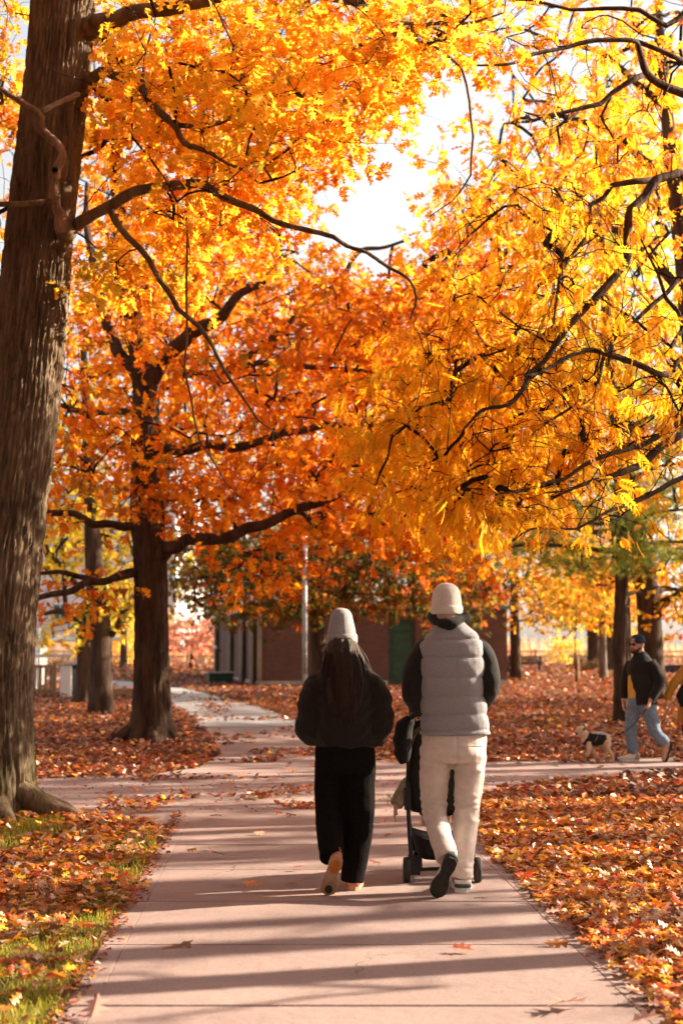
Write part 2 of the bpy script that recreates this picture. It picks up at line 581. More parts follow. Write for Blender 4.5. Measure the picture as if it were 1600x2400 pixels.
# ---------------------------------------------------------------- leaves
def leaf_template(kind):
    if kind == 'oak':            # deep pointed lobes, folded a little along the midrib
        mid = [(0, -0.12), (0, 0.04), (0, 0.30), (0, 0.55), (0, 0.78), (0, 1.0)]
        sin_ = [(0.05, 0.04), (0.09, 0.30), (0.10, 0.55), (0.09, 0.78)]
        tips = [(0.30, 0.13), (0.43, 0.48), (0.33, 0.82)]
        P = [m for m in mid]
        F = []
        for s in (-1, 1):
            b = len(P)
            P += [(s * a, c) for a, c in sin_]
            P += [(s * a, c) for a, c in tips]
            for i in range(3):
                q = [1 + i, b + i, b + i + 1, 2 + i]
                t = [b + i, b + 4 + i, b + i + 1]
                F += [(q[0], q[1], q[2]), (q[0], q[2], q[3]), tuple(t)]
            F.append((4, b + 3, 5))
        F.append((0, 1, 6)); F.append((0, 13, 1))
        V = np.array([(x, y, 0.28 * abs(x) - 0.14 * y * y) for x, y in P])
    elif kind == 'star':         # the same leaf with fewer faces
        P = [(0, 0), (0.06, 0.0), (0.30, 0.12), (0.10, 0.32), (0.42, 0.50), (0.10, 0.62), (0.30, 0.86), (0, 1.0),
             (-0.30, 0.86), (-0.10, 0.62), (-0.42, 0.50), (-0.10, 0.32), (-0.30, 0.12)]
        F = [(0, 2, 3), (3, 4, 5), (5, 6, 7), (0, 11, 12), (9, 10, 11), (7, 8, 9), (0, 3, 11), (3, 5, 11), (5, 9, 11), (5, 7, 9)]
        V = np.array([(x, y, 0.25 * abs(x) - 0.12 * y * y) for x, y in P])
    elif kind == 'maple':
        P = [(0, 0), (0.42, 0.10), (0.22, 0.32), (0.5, 0.62), (0.16, 0.62), (0, 1.0), (-0.16, 0.62), (-0.5, 0.62), (-0.22, 0.32), (-0.42, 0.10)]
        F = [(0, 1, 2), (2, 3, 4), (0, 2, 4), (0, 4, 5), (0, 5, 6), (0, 6, 8), (6, 7, 8), (0, 8, 9)]
        V = np.array([(x, y, 0.2 * abs(x) - 0.1 * y * y) for x, y in P])
    elif kind == 'simple':
        P = [(0, 0), (0.34, 0.40), (0.18, 0.85), (0, 1.0), (-0.18, 0.85), (-0.34, 0.40)]
        F = [(0, 1, 2), (0, 2, 3), (0, 3, 4), (0, 4, 5)]
        V = np.array([(x, y, 0.3 * abs(x) - 0.1 * y * y) for x, y in P])
    elif kind == 'chip':
        P = [(0, 0), (0.32, 0.5), (0, 1.0), (-0.32, 0.5)]
        F = [(0, 1, 2), (0, 2, 3)]
        V = np.array([(x, y, 0.35 * abs(x)) for x, y in P])
    elif kind == 'locust':       # feathered leaf: a rachis with pairs of narrow leaflets
        P, F = [], []
        n = 5
        for i in range(n + 1):
            y = 0.10 + 0.86 * i / n
            zc = -0.25 * y * y
            if i < n:
                w = 0.34 * (1 - 0.3 * abs(i - 2) / 3)
                for s in (-1, 1):
                    b = len(P)
                    P += [(0, y, zc), (s * w * 0.45, y + 0.20, zc - 0.02), (s * w, y + 0.30, zc - 0.09), (s * w * 0.62, y + 0.06, zc - 0.04)]
                    F += [(b, b + 3, b + 1), (b + 3, b + 2, b + 1)]
        b = len(P)
        P += [(-0.008, 0, 0), (0.008, 0, 0), (0.0, 1.0, -0.25), (.06, 1.05, -.27), (-.06, 1.05, -.27), (0, 1.28, -.36)]
        F += [(b, b + 1, b + 2), (b + 2, b + 3, b + 5), (b + 2, b + 5, b + 4)]
        V = np.array(P)
    elif kind == 'tuft':         # spray of pine needles
        P, F = [], []
        r = np.random.default_rng(3)
        for i in range(12):
            a = i * 2.4
            d = np.array([math.cos(a) * 0.75, 0.75 + 0.3 * r.random(), math.sin(a) * 0.75]); d /= np.linalg.norm(d)
            s = np.cross(d, r.normal(size=3)); s /= np.linalg.norm(s)
            b = len(P)
            P += [tuple(-s * 0.022), tuple(s * 0.022), tuple(d * (0.8 + 0.3 * r.random()))]
            F.append((b, b + 1, b + 2))
        V = np.array(P)
    elif kind == 'blade':
        V = np.array([(-0.035, 0, 0), (0.035, 0, 0), (0.028, 0.5, 0.05), (-0.028, 0.5, 0.05), (0, 1.0, 0.25)])
        F = [(0, 1, 2), (0, 2, 3), (3, 2, 4)]
    if kind not in ('tuft', 'blade', 'locust'):
        V[:, 1] *= 1.0
    return V.astype(float), np.array(F)
TPL = {k: leaf_template(k) for k in ('oak', 'star', 'maple', 'simple', 'chip', 'locust', 'tuft', 'blade')}

def frames(D, N):
    D = D / (np.linalg.norm(D, axis=1)[:, None] + 1e-9)
    X = np.cross(D, N)
    X /= np.linalg.norm(X, axis=1)[:, None] + 1e-9
    Z = np.cross(X, D)
    return np.stack([X, D, Z], 2)          # columns

def leaf_batch(kind, P, Rm, S, C):
    T, F = TPL[kind]
    n, k = len(P), len(T)
    V = np.einsum('nij,kj->nki', Rm, T) * S[:, None, None] + P[:, None, :]
    Fs = (F[None] + (np.arange(n) * k)[:, None, None]).reshape(-1, 3)
    Cc = np.repeat(C, k, axis=0)
    return V.reshape(-1, 3), Fs, Cc

def pick(pal, n, jit=0.12, r=rng):
    """pal: list of (weight, rgb)"""
    w = np.array([p[0] for p in pal], float); w /= w.sum()
    c = np.array([p[1] for p in pal])[r.choice(len(pal), n, p=w)]
    c = c * np.exp(r.normal(0, jit, (n, 1))) * np.exp(r.normal(0, jit * 0.4, (n, 3)))
    return np.clip(c, 0.003, 0.95)

_variant = {}
def leaf_objects(kind, P, Rm, S, C, mat, parent, name='leaf'):
    """each leaf as an object of its own, on shared meshes in a few tones"""
    T, F = TPL[kind]
    key0 = (kind, mat.name)
    for p, r3, s, c in zip(P, Rm, S, C):
        q = tuple(np.round(np.power(c, 0.45) * 7).astype(int))
        key = key0 + q
        if key not in _variant:
            me = np_mesh('leaf', T, [F], np.broadcast_to(c, (len(T), 3)))
            me.materials.append(mat)
            _variant[key] = me
        o = bpy.data.objects.new(name, _variant[key])
        COL.objects.link(o)
        m4 = Matrix.Identity(4)
        for i in range(3):
            for j in range(3):
                m4[i][j] = float(r3[i][j] * s)
            m4[i][3] = float(p[i])
        if parent is not None:
            o.parent = parent
            o.matrix_parent_inverse = Matrix.Translation(parent.location).inverted()
        o.matrix_basis = m4
        yield o

# ---------------------------------------------------------------- trees
def rough_trunk(pts, rad, k, step, amp, ridge_f, seed, lobes=0, flare=None, zs=1.0):
    """trunk surface with furrowed bark as geometry"""
    P, rr = spline(pts, step, rad)
    V, Q, T = tube(P, rr, k, False, side=(1, 0, 0))
    n = len(P)
    C = np.repeat(P, k, axis=0)
    D = V - C
    L = np.linalg.norm(D, axis=1)[:, None] + 1e-9
    U = D / L
    th = np.arctan2(U[:, 1], U[:, 0])
    z = V[:, 2]
    h = z - P[0][2]
    u = np.stack([np.cos(th) * ridge_f, np.sin(th) * ridge_f, z * 1.35 * zs + seed], 1)
    w = perlin(np.stack([np.cos(th) * 1.4, np.sin(th) * 1.4, z * 1.7 * zs + seed * 2], 1)) * 0.5
    n1 = perlin(u + np.stack([w, -w, 0 * w], 1))
    n2 = perlin(u * np.array([2.1, 2.1, 3.2]) + 31.7)
    nr = max(8, round(ridge_f * 3.0))
    wp = 2.6 * perlin(np.stack([np.cos(th) * 2.2, np.sin(th) * 2.2, z * .75 * zs + seed], 1)) + 1.2 * perlin(np.stack([np.cos(th) * 6, np.sin(th) * 6, z * 2.4 * zs + seed + 9], 1))
    fur = np.abs(np.sin(th * nr / 2 * 2 + wp)) ** 0.55 * .75 + .25 * np.clip(np.abs(n1) / 0.2, 0, 1) ** .6
    brk = perlin(np.stack([np.cos(th) * ridge_f * 1.6, np.sin(th) * ridge_f * 1.6, z * 6 * zs + seed], 1))
    fur = fur - .55 * np.clip(np.abs(brk) * -5 + .9, 0, 1)
    fine = np.clip(np.abs(n2) / 0.25, 0, 1)
    disp = amp * (fur - 0.75) + amp * 0.42 * (fine - 0.6)
    disp += 0.05 * amp * perlin(V * 40)
    if lobes:
        fl = np.exp(-h / flare[1])
        ph = perlin(np.stack([np.cos(th) * lobes, np.sin(th) * lobes, h * 0.3 + seed], 1))
        disp += fl * flare[0] * (0.55 + 0.9 * ph)
    V = V + U * disp[:, None]
    return V, Q

class Tree:
    def __init__(self, name, label, base, seed, group=None, bark='bark_dark', cat='tree'):
        self.root = thing(name, label, cat, base, group)
        self.r = np.random.default_rng(seed)
        self.P, self.par, self.fix = [], [], []
        self.segs = []               # twig chains: lists of node ids
        self.limbs = []
        self.bark = M[bark]
        self.base = np.asarray(base, float)
    def limb(self, pts, rad, attach=True, step=0.18, main=False):
        # limbs kink at their old forks
        pts = [np.asarray(p, float) for p in pts]
        q, qr = [pts[0]], [rad[0]]
        for i in range(1, len(pts)):
            d = np.linalg.norm(pts[i] - pts[i - 1])
            if d > .3:
                q.append((pts[i] + pts[i - 1]) / 2 + self.r.normal(0, .05 * min(d, 1.0), 3)); qr.append((rad[i] + rad[i - 1]) / 2)
            q.append(pts[i]); qr.append(rad[i])
        P, rr = spline(q, step, qr)
        self.limbs.append((P, rr))
        start = len(self.P)
        for i, (p, q) in enumerate(zip(P, rr)):
            self.P.append(p); self.par.append(start + i - 1 if i else -1); self.fix.append(q)
        return self
    def grow(self, clumps, bend=0.15, r0=0.0035, wob=0.05, pull=0.0, maxr=0.05):
        """join every clump centre to the nearest wood with a curved shoot"""
        clumps = np.asarray(clumps, float)
        N0 = len(self.P)
        base = np.array(self.P)
        d0 = np.sqrt(((clumps[:, None, :] - base[None]) ** 2).sum(2)).min(1) if len(base) * len(clumps) < 4e7 else np.linalg.norm(clumps - base.mean(0), axis=1)
        order = np.argsort(d0)
        cap = N0 + len(clumps) * 60
        arr = np.zeros((cap, 3)); arr[:N0] = base
        n = N0
        par = list(self.par); fix = list(self.fix)
        cnt = {}
        dirs = np.zeros((len(clumps), 3))
        chains = []
        for ci in order:
            c = clumps[ci]
            dv = c - arr[:n]
            dd = np.sqrt((dv ** 2).sum(1)) + pull * np.maximum(0, -dv[:, 2])
            j = int(dd.argmin())
            p = arr[j]
            L = np.linalg.norm(c - p)
            m = int(min(50, max(3, L / 0.16)))
            t = np.linspace(0, 1, m + 1)[1:]
            mid = (p + c) / 2 + np.array([0, 0, bend * L]) + self.r.normal(0, wob * L + 1e-4, 3)
            Q = (1 - t)[:, None] ** 2 * p + 2 * ((1 - t) * t)[:, None] * mid + (t ** 2)[:, None] * c
            Q[:-1] += self.r.normal(0, wob * 0.25 * min(L, 1.0) + 1e-4, (m - 1 + 0, 3)) if m > 1 else 0
            ids = [j]
            for q in Q:
                arr[n] = q
                par.append(ids[-1]); fix.append(-1)
                ids.append(n); n += 1
            chains.append(ids)
            dv = Q[-1] - (Q[-2] if m > 1 else p)
            dirs[ci] = dv / (np.linalg.norm(dv) + 1e-9)
        cnt = np.zeros(n); 
        for ids in chains: cnt[ids[-1]] += 1
        for i in range(n - 1, -1, -1):
            if par[i] >= 0: cnt[par[i]] += cnt[i]
        rad = np.minimum(r0 * np.maximum(cnt, 1) ** 0.52 + 0.0005, maxr)
        for i in range(n):
            if fix[i] >= 0: rad[i] = min(max(rad[i], 0.0), fix[i]) if fix[i] > 0 else rad[i]
        self.P = list(arr[:n]); self.par = par
        self.fix = [f if f >= 0 else rd for f, rd in zip(fix, rad)]
        self.chains = [(arr[ids], np.array([min(rad[i], rad[ids[1]]) for i in ids])) for ids in chains]
        return dirs
    def wood(self, k=7, twk=4, limb_name='limb', limbs_as_parts=True, trunk_mesh=None, twig_name='branchwork', twig_mat=None):
        if trunk_mesh is not None:
            self.trunk = link('trunk', trunk_mesh, self.bark, self.root)
        for li, (P, rr) in enumerate(self.limbs):
            if rr.max() > .045 and limb_name == 'limb':
                V, Q = rough_trunk([tuple(x) for x in P], list(rr), 22, .07, min(.014, rr.max() * .16), 2.6, li * 3.1 + 1)
                nm = 'trunk' if (li == 0 and trunk_mesh is None) else limb_name
                link(nm, np_mesh(nm, V, [Q], smooth=True), self.bark, self.root)
                continue
            a = Acc()
            Pj = P + self.r.normal(0, 0.12, P.shape) * np.minimum(rr, 0.05)[:, None]
            a.tube(Pj, rr, 10 if rr.max() > 0.05 else 6, True)
            nm = 'trunk' if (li == 0 and trunk_mesh is None) else limb_name
            link(nm, a.mesh(nm, True), self.bark, self.root)
        if getattr(self, 'chains', None):
            a = Acc()
            for P, rr in self.chains:
                kk = twk if rr.max() < 0.02 else 5
                a.tube(P, rr, kk, False)
            link(twig_name, a.mesh(twig_name, True), twig_mat or M['twig'], self.root, kind='stuff')
    def leaves(self, centers, dirs, n_tw, n_lf, spread, kind, size, pal, mat, droop=0.4, single=0, flat=0.55, up=1.0, jit=0.14, name='crown', tone=None, stems=True, clear=(), single_kind=None):
        r = self.r
        K = len(centers)
        N = K * n_tw
        sp = np.repeat(np.broadcast_to(np.asarray(spread, float), (K,)), n_tw)
        c = np.repeat(centers, n_tw, axis=0)
        dd = np.repeat(dirs, n_tw, axis=0)
        off = r.normal(0, 1, (N, 3)) * np.array([1, 1, flat]) * sp[:, None] * 0.6 + dd * sp[:, None] * 0.25
        end = c + off
        tw = off / (np.linalg.norm(off, axis=1)[:, None] + 1e-6)
        if stems:
            # thin stems from clump centre to each leaf rosette
            mid = c + off * 0.5 + r.normal(0, 0.03, (N, 3)) + np.array([0, 0, 0.02])
            w = 0.0022 + 0.0012 * r.random(N)
            s = np.cross(off, r.normal(size=(N, 3))); s /= np.linalg.norm(s, axis=1)[:, None] + 1e-9
            Vs = np.stack([c - s * w[:, None], c + s * w[:, None], mid - s * w[:, None], mid + s * w[:, None], end], 1).reshape(-1, 3)
            b = np.arange(N)[:, None] * 5
            Fs = np.concatenate([b + np.array([0, 1, 3]), b + np.array([0, 3, 2]), b + np.array([2, 3, 4])])
            link('twigs', np_mesh('twigs', Vs, [Fs]), M['twig'], self.root, kind='stuff')
        NL = N * n_lf
        e = np.repeat(end, n_lf, axis=0)
        t = np.repeat(tw, n_lf, axis=0)
        D = t * 0.5 + r.normal(0, 0.6, (NL, 3)) + np.array([0, 0, -droop])
        Nn = np.array([0, 0, up]) + r.normal(0, 0.62, (NL, 3))
        D /= np.linalg.norm(D, axis=1)[:, None]
        pos = e + D * size * 0.12 + r.normal(0, size * 0.22, (NL, 3))
        S = size * r.uniform(0.45, 1.2, NL)
        # leaves of one spray share a tone
        cl = pick(pal, K, jit, r)
        C = np.repeat(np.repeat(cl, n_tw, axis=0), n_lf, axis=0) * 0.55 + pick(pal, NL, jit, r) * 0.45
        if tone is not None:
            C = tone(pos, C)
        Rm = frames(D, Nn)
        C = np.clip(C, 0.003, 0.95)
        keep = np.ones(NL, bool)
        if clear:
            # sprays do not hang right in front of the main limbs and the trunk
            lx, ly, lf = to_px(pos)
            for Lp, wpx, prob in clear:
                bx0, by0, bf0 = to_px(Lp)
                for a0 in range(0, NL, 4000):
                    sl = slice(a0, a0 + 4000)
                    d2 = (lx[sl, None] - bx0[None]) ** 2 + (ly[sl, None] - by0[None]) ** 2
                    j = d2.argmin(1)
                    hit = (d2[np.arange(len(j)), j] < wpx ** 2) & (lf[sl] < bf0[j] + .15) & (r.random(len(j)) < prob)
                    keep[sl] &= ~hit
            pos, Rm, S, C = pos[keep], Rm[keep], S[keep], C[keep]
            NL = len(pos); keep = np.ones(NL, bool)
        if single:
            px, py, f = to_px(pos)
            inside = (px > 30) & (px < 1570) & (py > 20) & (py < 1500) & (f > 2)
            score = np.where(inside, S / np.maximum(f, 0.1), -1)
            idx = np.argsort(-score)[:single]
            idx = idx[score[idx] > 0]
            keep[idx] = False
            list(leaf_objects(single_kind or kind, pos[idx], Rm[idx], S[idx], C[idx], mat, self.root))
        V, F, Cc = leaf_batch(kind, pos[keep], Rm[keep], S[keep], C[keep])
        o = link(name, np_mesh(name, V, [F], Cc), mat, self.root, kind='stuff')
        return o

def region(r, n, ells, holes=()):
    """sample points (px, py, Y) from weighted ellipses or boxes in the view and turn them into places in the air"""
    w = np.array([e[4] for e in ells], float); w /= w.sum()
    out = []
    tries = 0
    while len(out) < n and tries < n * 60:
        tries += 1
        e = ells[r.choice(len(ells), p=w)]
        a = r.uniform(0, 2 * math.pi); q = math.sqrt(r.random())
        px = e[0] + e[2] * q * math.cos(a); py = e[1] + e[3] * q * math.sin(a)
        bad = False
        for h in holes:
            if ((px - h[0]) / h[2]) ** 2 + ((py - h[1]) / h[3]) ** 2 < 1 and r.random() < h[4]:
                bad = True; break
        if bad: continue
        out.append(at(px, py, r.uniform(e[5], e[6])))
    return np.array(out)
# ---------------------------------------------------------------- palettes
ORANGE_GOLD = [(0.7, (0.40, 0.15, 0.025)), (0.5, (0.36, 0.34, 0.05)), (4, (0.86, 0.38, 0.025)), (3, (0.88, 0.50, 0.04)), (2, (0.76, 0.24, 0.015)), (0.9, (0.62, 0.14, 0.012)), (0.5, (0.55, 0.42, 0.04))]
RUST = [(0.8, (0.28, 0.09, 0.02)), (0.3, (0.34, 0.28, 0.04)), (4, (0.70, 0.215, 0.010)), (3, (0.60, 0.145, 0.008)), (2.6, (0.80, 0.33, 0.016)), (1.2, (0.42, 0.08, 0.010)), (0.5, (0.8, 0.45, 0.03))]
LOCUST = [(4, (0.72, 0.32, 0.010)), (3, (0.64, 0.25, 0.008)), (2, (0.80, 0.44, 0.018)), (0.7, (0.44, 0.34, 0.03))]
LIME = [(4, (0.74, 0.60, 0.06)), (3, (0.60, 0.55, 0.06)), (2, (0.82, 0.55, 0.04))]
YELLOW = [(4, (0.80, 0.58, 0.04)), (2, (0.62, 0.52, 0.06)), (1.5, (0.30, 0.32, 0.05)), (1, (0.8, 0.36, 0.03))]
MIXED = [(3, (0.72, 0.28, 0.02)), (2.5, (0.42, 0.30, 0.04)), (2, (0.78, 0.46, 0.03)), (1.5, (0.24, 0.22, 0.04)), (1, (0.6, 0.12, 0.02))]
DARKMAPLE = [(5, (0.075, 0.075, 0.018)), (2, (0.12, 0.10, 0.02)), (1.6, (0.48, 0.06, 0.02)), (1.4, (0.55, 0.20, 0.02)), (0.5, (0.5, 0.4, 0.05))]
DARKGREEN = [(3, (.05, .06, .02)), (2, (.08, .07, .02)), (1, (.14, .08, .02))]
PINK = [(3, (0.66, 0.30, 0.21)), (2, (0.72, 0.42, 0.28)), (1, (0.55, 0.14, 0.10))]
PINE = [(4, (0.26, 0.31, 0.03)), (3, (0.42, 0.43, 0.045)), (2, (0.12, 0.17, 0.03)), (1, (0.5, 0.42, 0.06))]

def roots(tree, c, list_, mat):
    for (a, L, r0) in list_:
        d = np.array([math.cos(a), math.sin(a), 0])
        p = [c + d * 0.22 + np.array([0, 0, 0.28]), c + d * (0.3 + 0.35 * L) + np.array([0, 0, 0.10]), c + d * (0.3 + 0.7 * L) + np.array([0.02, 0.03, 0.02]), c + d * (0.3 + L) + np.array([0, 0, -0.05])]
        V, Q = rough_trunk([tuple(x) for x in p], [r0, r0 * 0.75, r0 * 0.5, r0 * 0.2], 22, 0.05, 0.012, 3, a * 3)
        link('root', np_mesh('root', V, [Q], smooth=True), mat, tree.root)

# ---------------------------------------------------------------- near oak on the left
b1 = at(-30, 1905, 12.9); b1[2] = 0
oak = Tree('oak_tree', 'large oak with deeply furrowed grey-brown trunk at the left edge of the photo', b1, 21, bark='bark_oak')
c1 = [(-30, 1915, .40), (-28, 1700, .385), (-20, 1500, .375), (15, 1200, .35), (45, 1000, .33), (70, 800, .315), (97, 510, .295), (132, 200, .29), (150, 0, .29), (165, -300, .27), (180, -700, .22), (190, -1100, .15)]
pts = [at(a, b, 12.9) for a, b, c in c1]; pts[0][2] = -0.12
V, Q = rough_trunk(pts, [c for a, b, c in c1], 200, 0.042, 0.048, 7.6, 3.3, lobes=1.9, flare=(0.46, 0.27))
oak_trunk = np_mesh('trunk', V, [Q], smooth=True)
roots(oak, np.array([b1[0], b1[1], 0]), [(-0.30, 0.78, 0.13), (-1.1, 0.5, 0.13), (0.6, 0.6, 0.12), (2.4, 0.5, 0.13), (-2.2, 0.45, 0.13)], M['bark_oak'])
oak.limbs = []
for p in spline(pts[5:], .3):
    oak.P.append(p); oak.par.append(-1); oak.fix.append(.2)
YT = 12.9
oak.limb([at(150, 60, YT), at(235, 55, 12.7), at(300, 33, 12.5), at(400, 20, 12.2), at(500, -5, 12.0), at(640, -25, 11.8), at(850, 8, 11.7)], [0.1280, 0.0960, 0.0680, 0.0640, 0.0600, 0.0480, 0.0320])
oak.limb([at(850, 8, 11.7), at(870, 30, 11.7), at(905, 55, 11.7), at(985, 55, 11.8), at(1070, 90, 11.9)], [0.0280, 0.0240, 0.0200, 0.0160, 0.0080])
oak.limb([at(840, 106, 11.9), at(930, 80, 11.8), at(1010, 55, 11.7), at(1110, 52, 11.6), at(1180, 30, 11.5)], [0.0160, 0.0192, 0.0176, 0.0128, 0.0064])
oak.limb([at(1005, 75, 11.8), at(1015, 105, 11.8), at(1080, 158, 11.9), at(1100, 240, 12), at(1108, 320, 12), at(1102, 410, 12), at(1060, 470, 12), at(1005, 508, 12)], [0.0160, 0.0144, 0.0128, 0.0112, 0.0104, 0.0088, 0.0064, 0.0040])
oak.limb([at(185, 215, 12.8), at(238, 168, 12.6), at(325, 188, 12.3), at(352, 240, 12.2), at(410, 293, 12.0), at(432, 335, 11.9), at(500, 362, 11.8), at(570, 398, 11.7), at(606, 430, 11.7)], [0.0720, 0.0480, 0.0400, 0.0360, 0.0304, 0.0240, 0.0160, 0.0112, 0.0064])
oak.limb([at(410, 293, 12.0), at(465, 296, 12.0), at(515, 288, 12.0), at(600, 237, 12.2), at(700, 225, 12.4), at(800, 210, 12.6)], [0.0240, 0.0224, 0.0192, 0.0144, 0.0096, 0.0048])
oak.limb([at(150, 540, 12.75), at(215, 505, 12.5), at(300, 457, 12.3), at(380, 440, 12.1), at(468, 430, 11.9), at(540, 470, 11.8), at(640, 517, 11.7), at(780, 555, 11.6), at(860, 592, 11.6), at(958, 655, 11.6), at(975, 700, 11.6), at(960, 750, 11.6)], [0.0680, 0.0528, 0.0480, 0.0440, 0.0400, 0.0304, 0.0240, 0.0176, 0.0144, 0.0112, 0.0080, 0.0048])
oak.limb([at(258, 485, 12.4), at(300, 555, 12.3), at(350, 610, 12.2), at(400, 690, 12.1), at(470, 768, 12.0), at(512, 840, 12), at(565, 925, 12), at(605, 985, 12), at(680, 1050, 12)], [0.0360, 0.0304, 0.0272, 0.0240, 0.0208, 0.0160, 0.0120, 0.0088, 0.0040])
oak.limb([at(445, 425, 11.95), at(440, 560, 12), at(438, 740, 12), at(432, 860, 12), at(455, 980, 12), at(500, 1080, 12), at(570, 1170, 12)], [0.0096, 0.0104, 0.0104, 0.0096, 0.0080, 0.0064, 0.0032])
oak.limb([at(335, 180, 12.3), at(345, 110, 12.2), at(365, 40, 12.1)], [0.0160, 0.0112, 0.0064])
oak.limb([at(-10, 480, 12.2), at(60, 478, 12.3), at(125, 470, 12.45)], [0.0240, 0.0264, 0.0288])
# bare twisted limb hanging in front of the trunk
oak.wood_extra = True
DEAD = [at(-20, 195, 12.1), at(45, 235, 12.2), at(92, 265, 12.3), at(96, 300, 12.32), at(140, 345, 12.36), at(146, 370, 12.38), at(132, 400, 12.42), at(125, 450, 12.45), at(138, 500, 12.48), at(150, 545, 12.55)]
a = Acc()
P_, r_ = spline(DEAD, 0.05, [.02, .028, .036, .042, .04, .04, .045, .046, .05, .07])
P_ += rng.normal(0, 0.005, P_.shape); r_ = r_ * rng.uniform(.84, 1.14, len(r_))
a.tube(P_, r_, 12)
a.tube(spline([DEAD[2], at(130, 245, 12.38), at(185, 220, 12.55)], 0.06), 0.024, 9)
V_, Q_, T_ = tube([at(131, 412, 12.42), at(130, 402, 12.3), at(129, 398, 12.26)], [.05, .042, .03], 12)
a.add(V_, Q_)
link('dead_limb', a.mesh('dead_limb', True), M['bark_pale'], oak.root)
# knot where the limbs meet the trunk
V_, Q_, T_ = tube(spline([at(140, 520, 12.62), at(152, 540, 12.56), at(160, 560, 12.62)], 0.02), np.array([.05, .085, .09, .06])[np.linspace(0, 3, len(spline([at(140, 520, 12.62), at(152, 540, 12.56), at(160, 560, 12.62)], 0.02))).astype(int)], 14)
a = Acc(); a.add(V_, Q_); link('knot', a.mesh('knot', True), M['bark_oak'], oak.root)

cl = region(oak.r, 440, [(1080, 50, 110, 60, .5, 11, 14.5), (620, 150, 420, 190, 5, 10.5, 15), (420, 330, 260, 200, 3, 11, 15), (760, 280, 200, 140, 2, 11, 15), (330, 560, 160, 140, 1.2, 12, 16),
    (560, 500, 180, 90, 1.0, 11.5, 15), (20, 350, 60, 420, 0.8, 13.5, 17), (15, 140, 60, 180, 0.9, 13.8, 17.5), (950, 90, 140, 110, 1.0, 11, 14.5), (600, -300, 700, 220, 1.8, 10, 16), (-300, 300, 260, 500, 1.3, 13.6, 17.5)],
    [(860, 500, 195, 130, 1), (1020, 300, 105, 180, 0.95), (660, 300, 40, 30, .7), (780, 80, 40, 30, .6), (480, 250, 35, 30, .5), (115, 400, 100, 700, 1)])
dr = oak.grow(cl, 0.12, 0.0032, 0.07)
def tone1(P, C):
    n = perlin(P * 0.55 + 3)
    g = np.clip((n - 0.28) * 3, 0, 1)[:, None] * 0.55
    return C * (1 - g) + np.array([0.58, 0.50, 0.05]) * g
oak.wood(trunk_mesh=oak_trunk)
oak.leaves(cl, dr, 6, 7, 0.42, 'star', 0.115, ORANGE_GOLD, M['leaf'], 0.35, single=300, single_kind='oak', tone=tone1,
    clear=[(oak.limbs[i][0], w, .85) for i, w in ((0, 26), (4, 22), (5, 14), (6, 26), (7, 22), (8, 12))] + [(spline([at(a_, b_, 12.5) for a_, b_, c_ in c1[:9]], .1), 88, 1.0)])

# ---------------------------------------------------------------- rust oak in the middle distance
Y2 = 23.2
b2 = at(352, 1735, Y2); b2[2] = 0
oak2 = Tree('oak_tree', 'rust-orange oak with dark straight trunk left of the path, behind the big oak', b2, 22, bark='bark_dark')
c2 = [(356, 1745, .33), (356, 1600, .285), (355, 1450, .265), (352, 1300, .265), (345, 1200, .27), (342, 1060, .23), (338, 870, .20), (300, 700, .16), (280, 500, .11), (265, 300, .06)]
pts = [at(a, b, Y2) for a, b, c in c2]; pts[0][2] = -0.1
V, Q = rough_trunk(pts, [c for a, b, c in c2], 100, 0.06, 0.042, 4.6, 9.1, lobes=1.8, flare=(0.30, 0.24))
t2 = np_mesh('trunk', V, [Q], smooth=True)
for p in spline(pts[4:], .3):
    oak2.P.append(p); oak2.par.append(-1); oak2.fix.append(.1)
roots(oak2, np.array([b2[0], b2[1], 0]), [(3.4, 0.62, 0.11), (-0.25, 0.35, 0.10), (-1.3, 0.35, 0.1), (1.5, 0.4, 0.1)], M['bark_dark'])
oak2.limb([at(370, 1310, Y2), at(395, 1285, 23.0), at(440, 1264, 22.6), at(540, 1258, 22.2), at(620, 1230, 21.9), at(720, 1185, 21.6), at(830, 1135, 21.4), at(905, 1095, 21.2)], [.17, .12, .10, .09, .08, .07, .05, .03])
oak2.limb([at(350, 1060, Y2), at(375, 1050, 23.0), at(440, 1056, 22.6), at(540, 1050, 22.2), at(620, 1030, 22.0), at(710, 1010, 21.8), at(820, 1000, 21.6), at(945, 985, 21.4)], [.12, .09, .075, .07, .06, .05, .04, .02])
oak2.limb([at(335, 1225, Y2), at(290, 1235, 23.0), at(220, 1230, 22.8), at(110, 1200, 22.5), at(-40, 1150, 22.2)], [.12, .075, .06, .05, .03])
oak2.limb([at(345, 1400, Y2), at(318, 1340, 23.1), at(250, 1362, 22.8), at(170, 1385, 22.5), at(80, 1405, 22.2)], [.05, .06, .06, .055, .04])
oak2.limb([at(318, 1345, 23.0), at(240, 1362, 22.9), at(180, 1350, 22.8), at(90, 1345, 22.6)], [.05, .045, .045, .03])
oak2.limb([at(345, 900, Y2), at(380, 845, 23.0), at(430, 800, 22.8), at(470, 768, 22.7), at(560, 690, 22.4), at(660, 600, 22.2)], [.16, .13, .12, .11, .07, .03])
oak2.limb([at(335, 900, Y2), at(280, 830, 23.3), at(240, 730, 23.5), at(215, 600, 23.8), at(205, 430, 24)], [.12, .10, .085, .07, .04])
oak2.limb([at(340, 960, Y2), at(260, 965, 23), at(180, 962, 22.7), at(100, 940, 22.5)], [.08, .05, .045, .03])
oak2.limb([at(500, 900, 23), at(720, 720, 23), at(840, 590, 23.2), at(960, 560, 23.4)], [.06, .05, .04, .02])
oak2.limb([at(430, 880, 23.2), at(620, 850, 23), at(880, 870, 22.5), at(980, 830, 22.2)], [.06, .05, .035, .02])
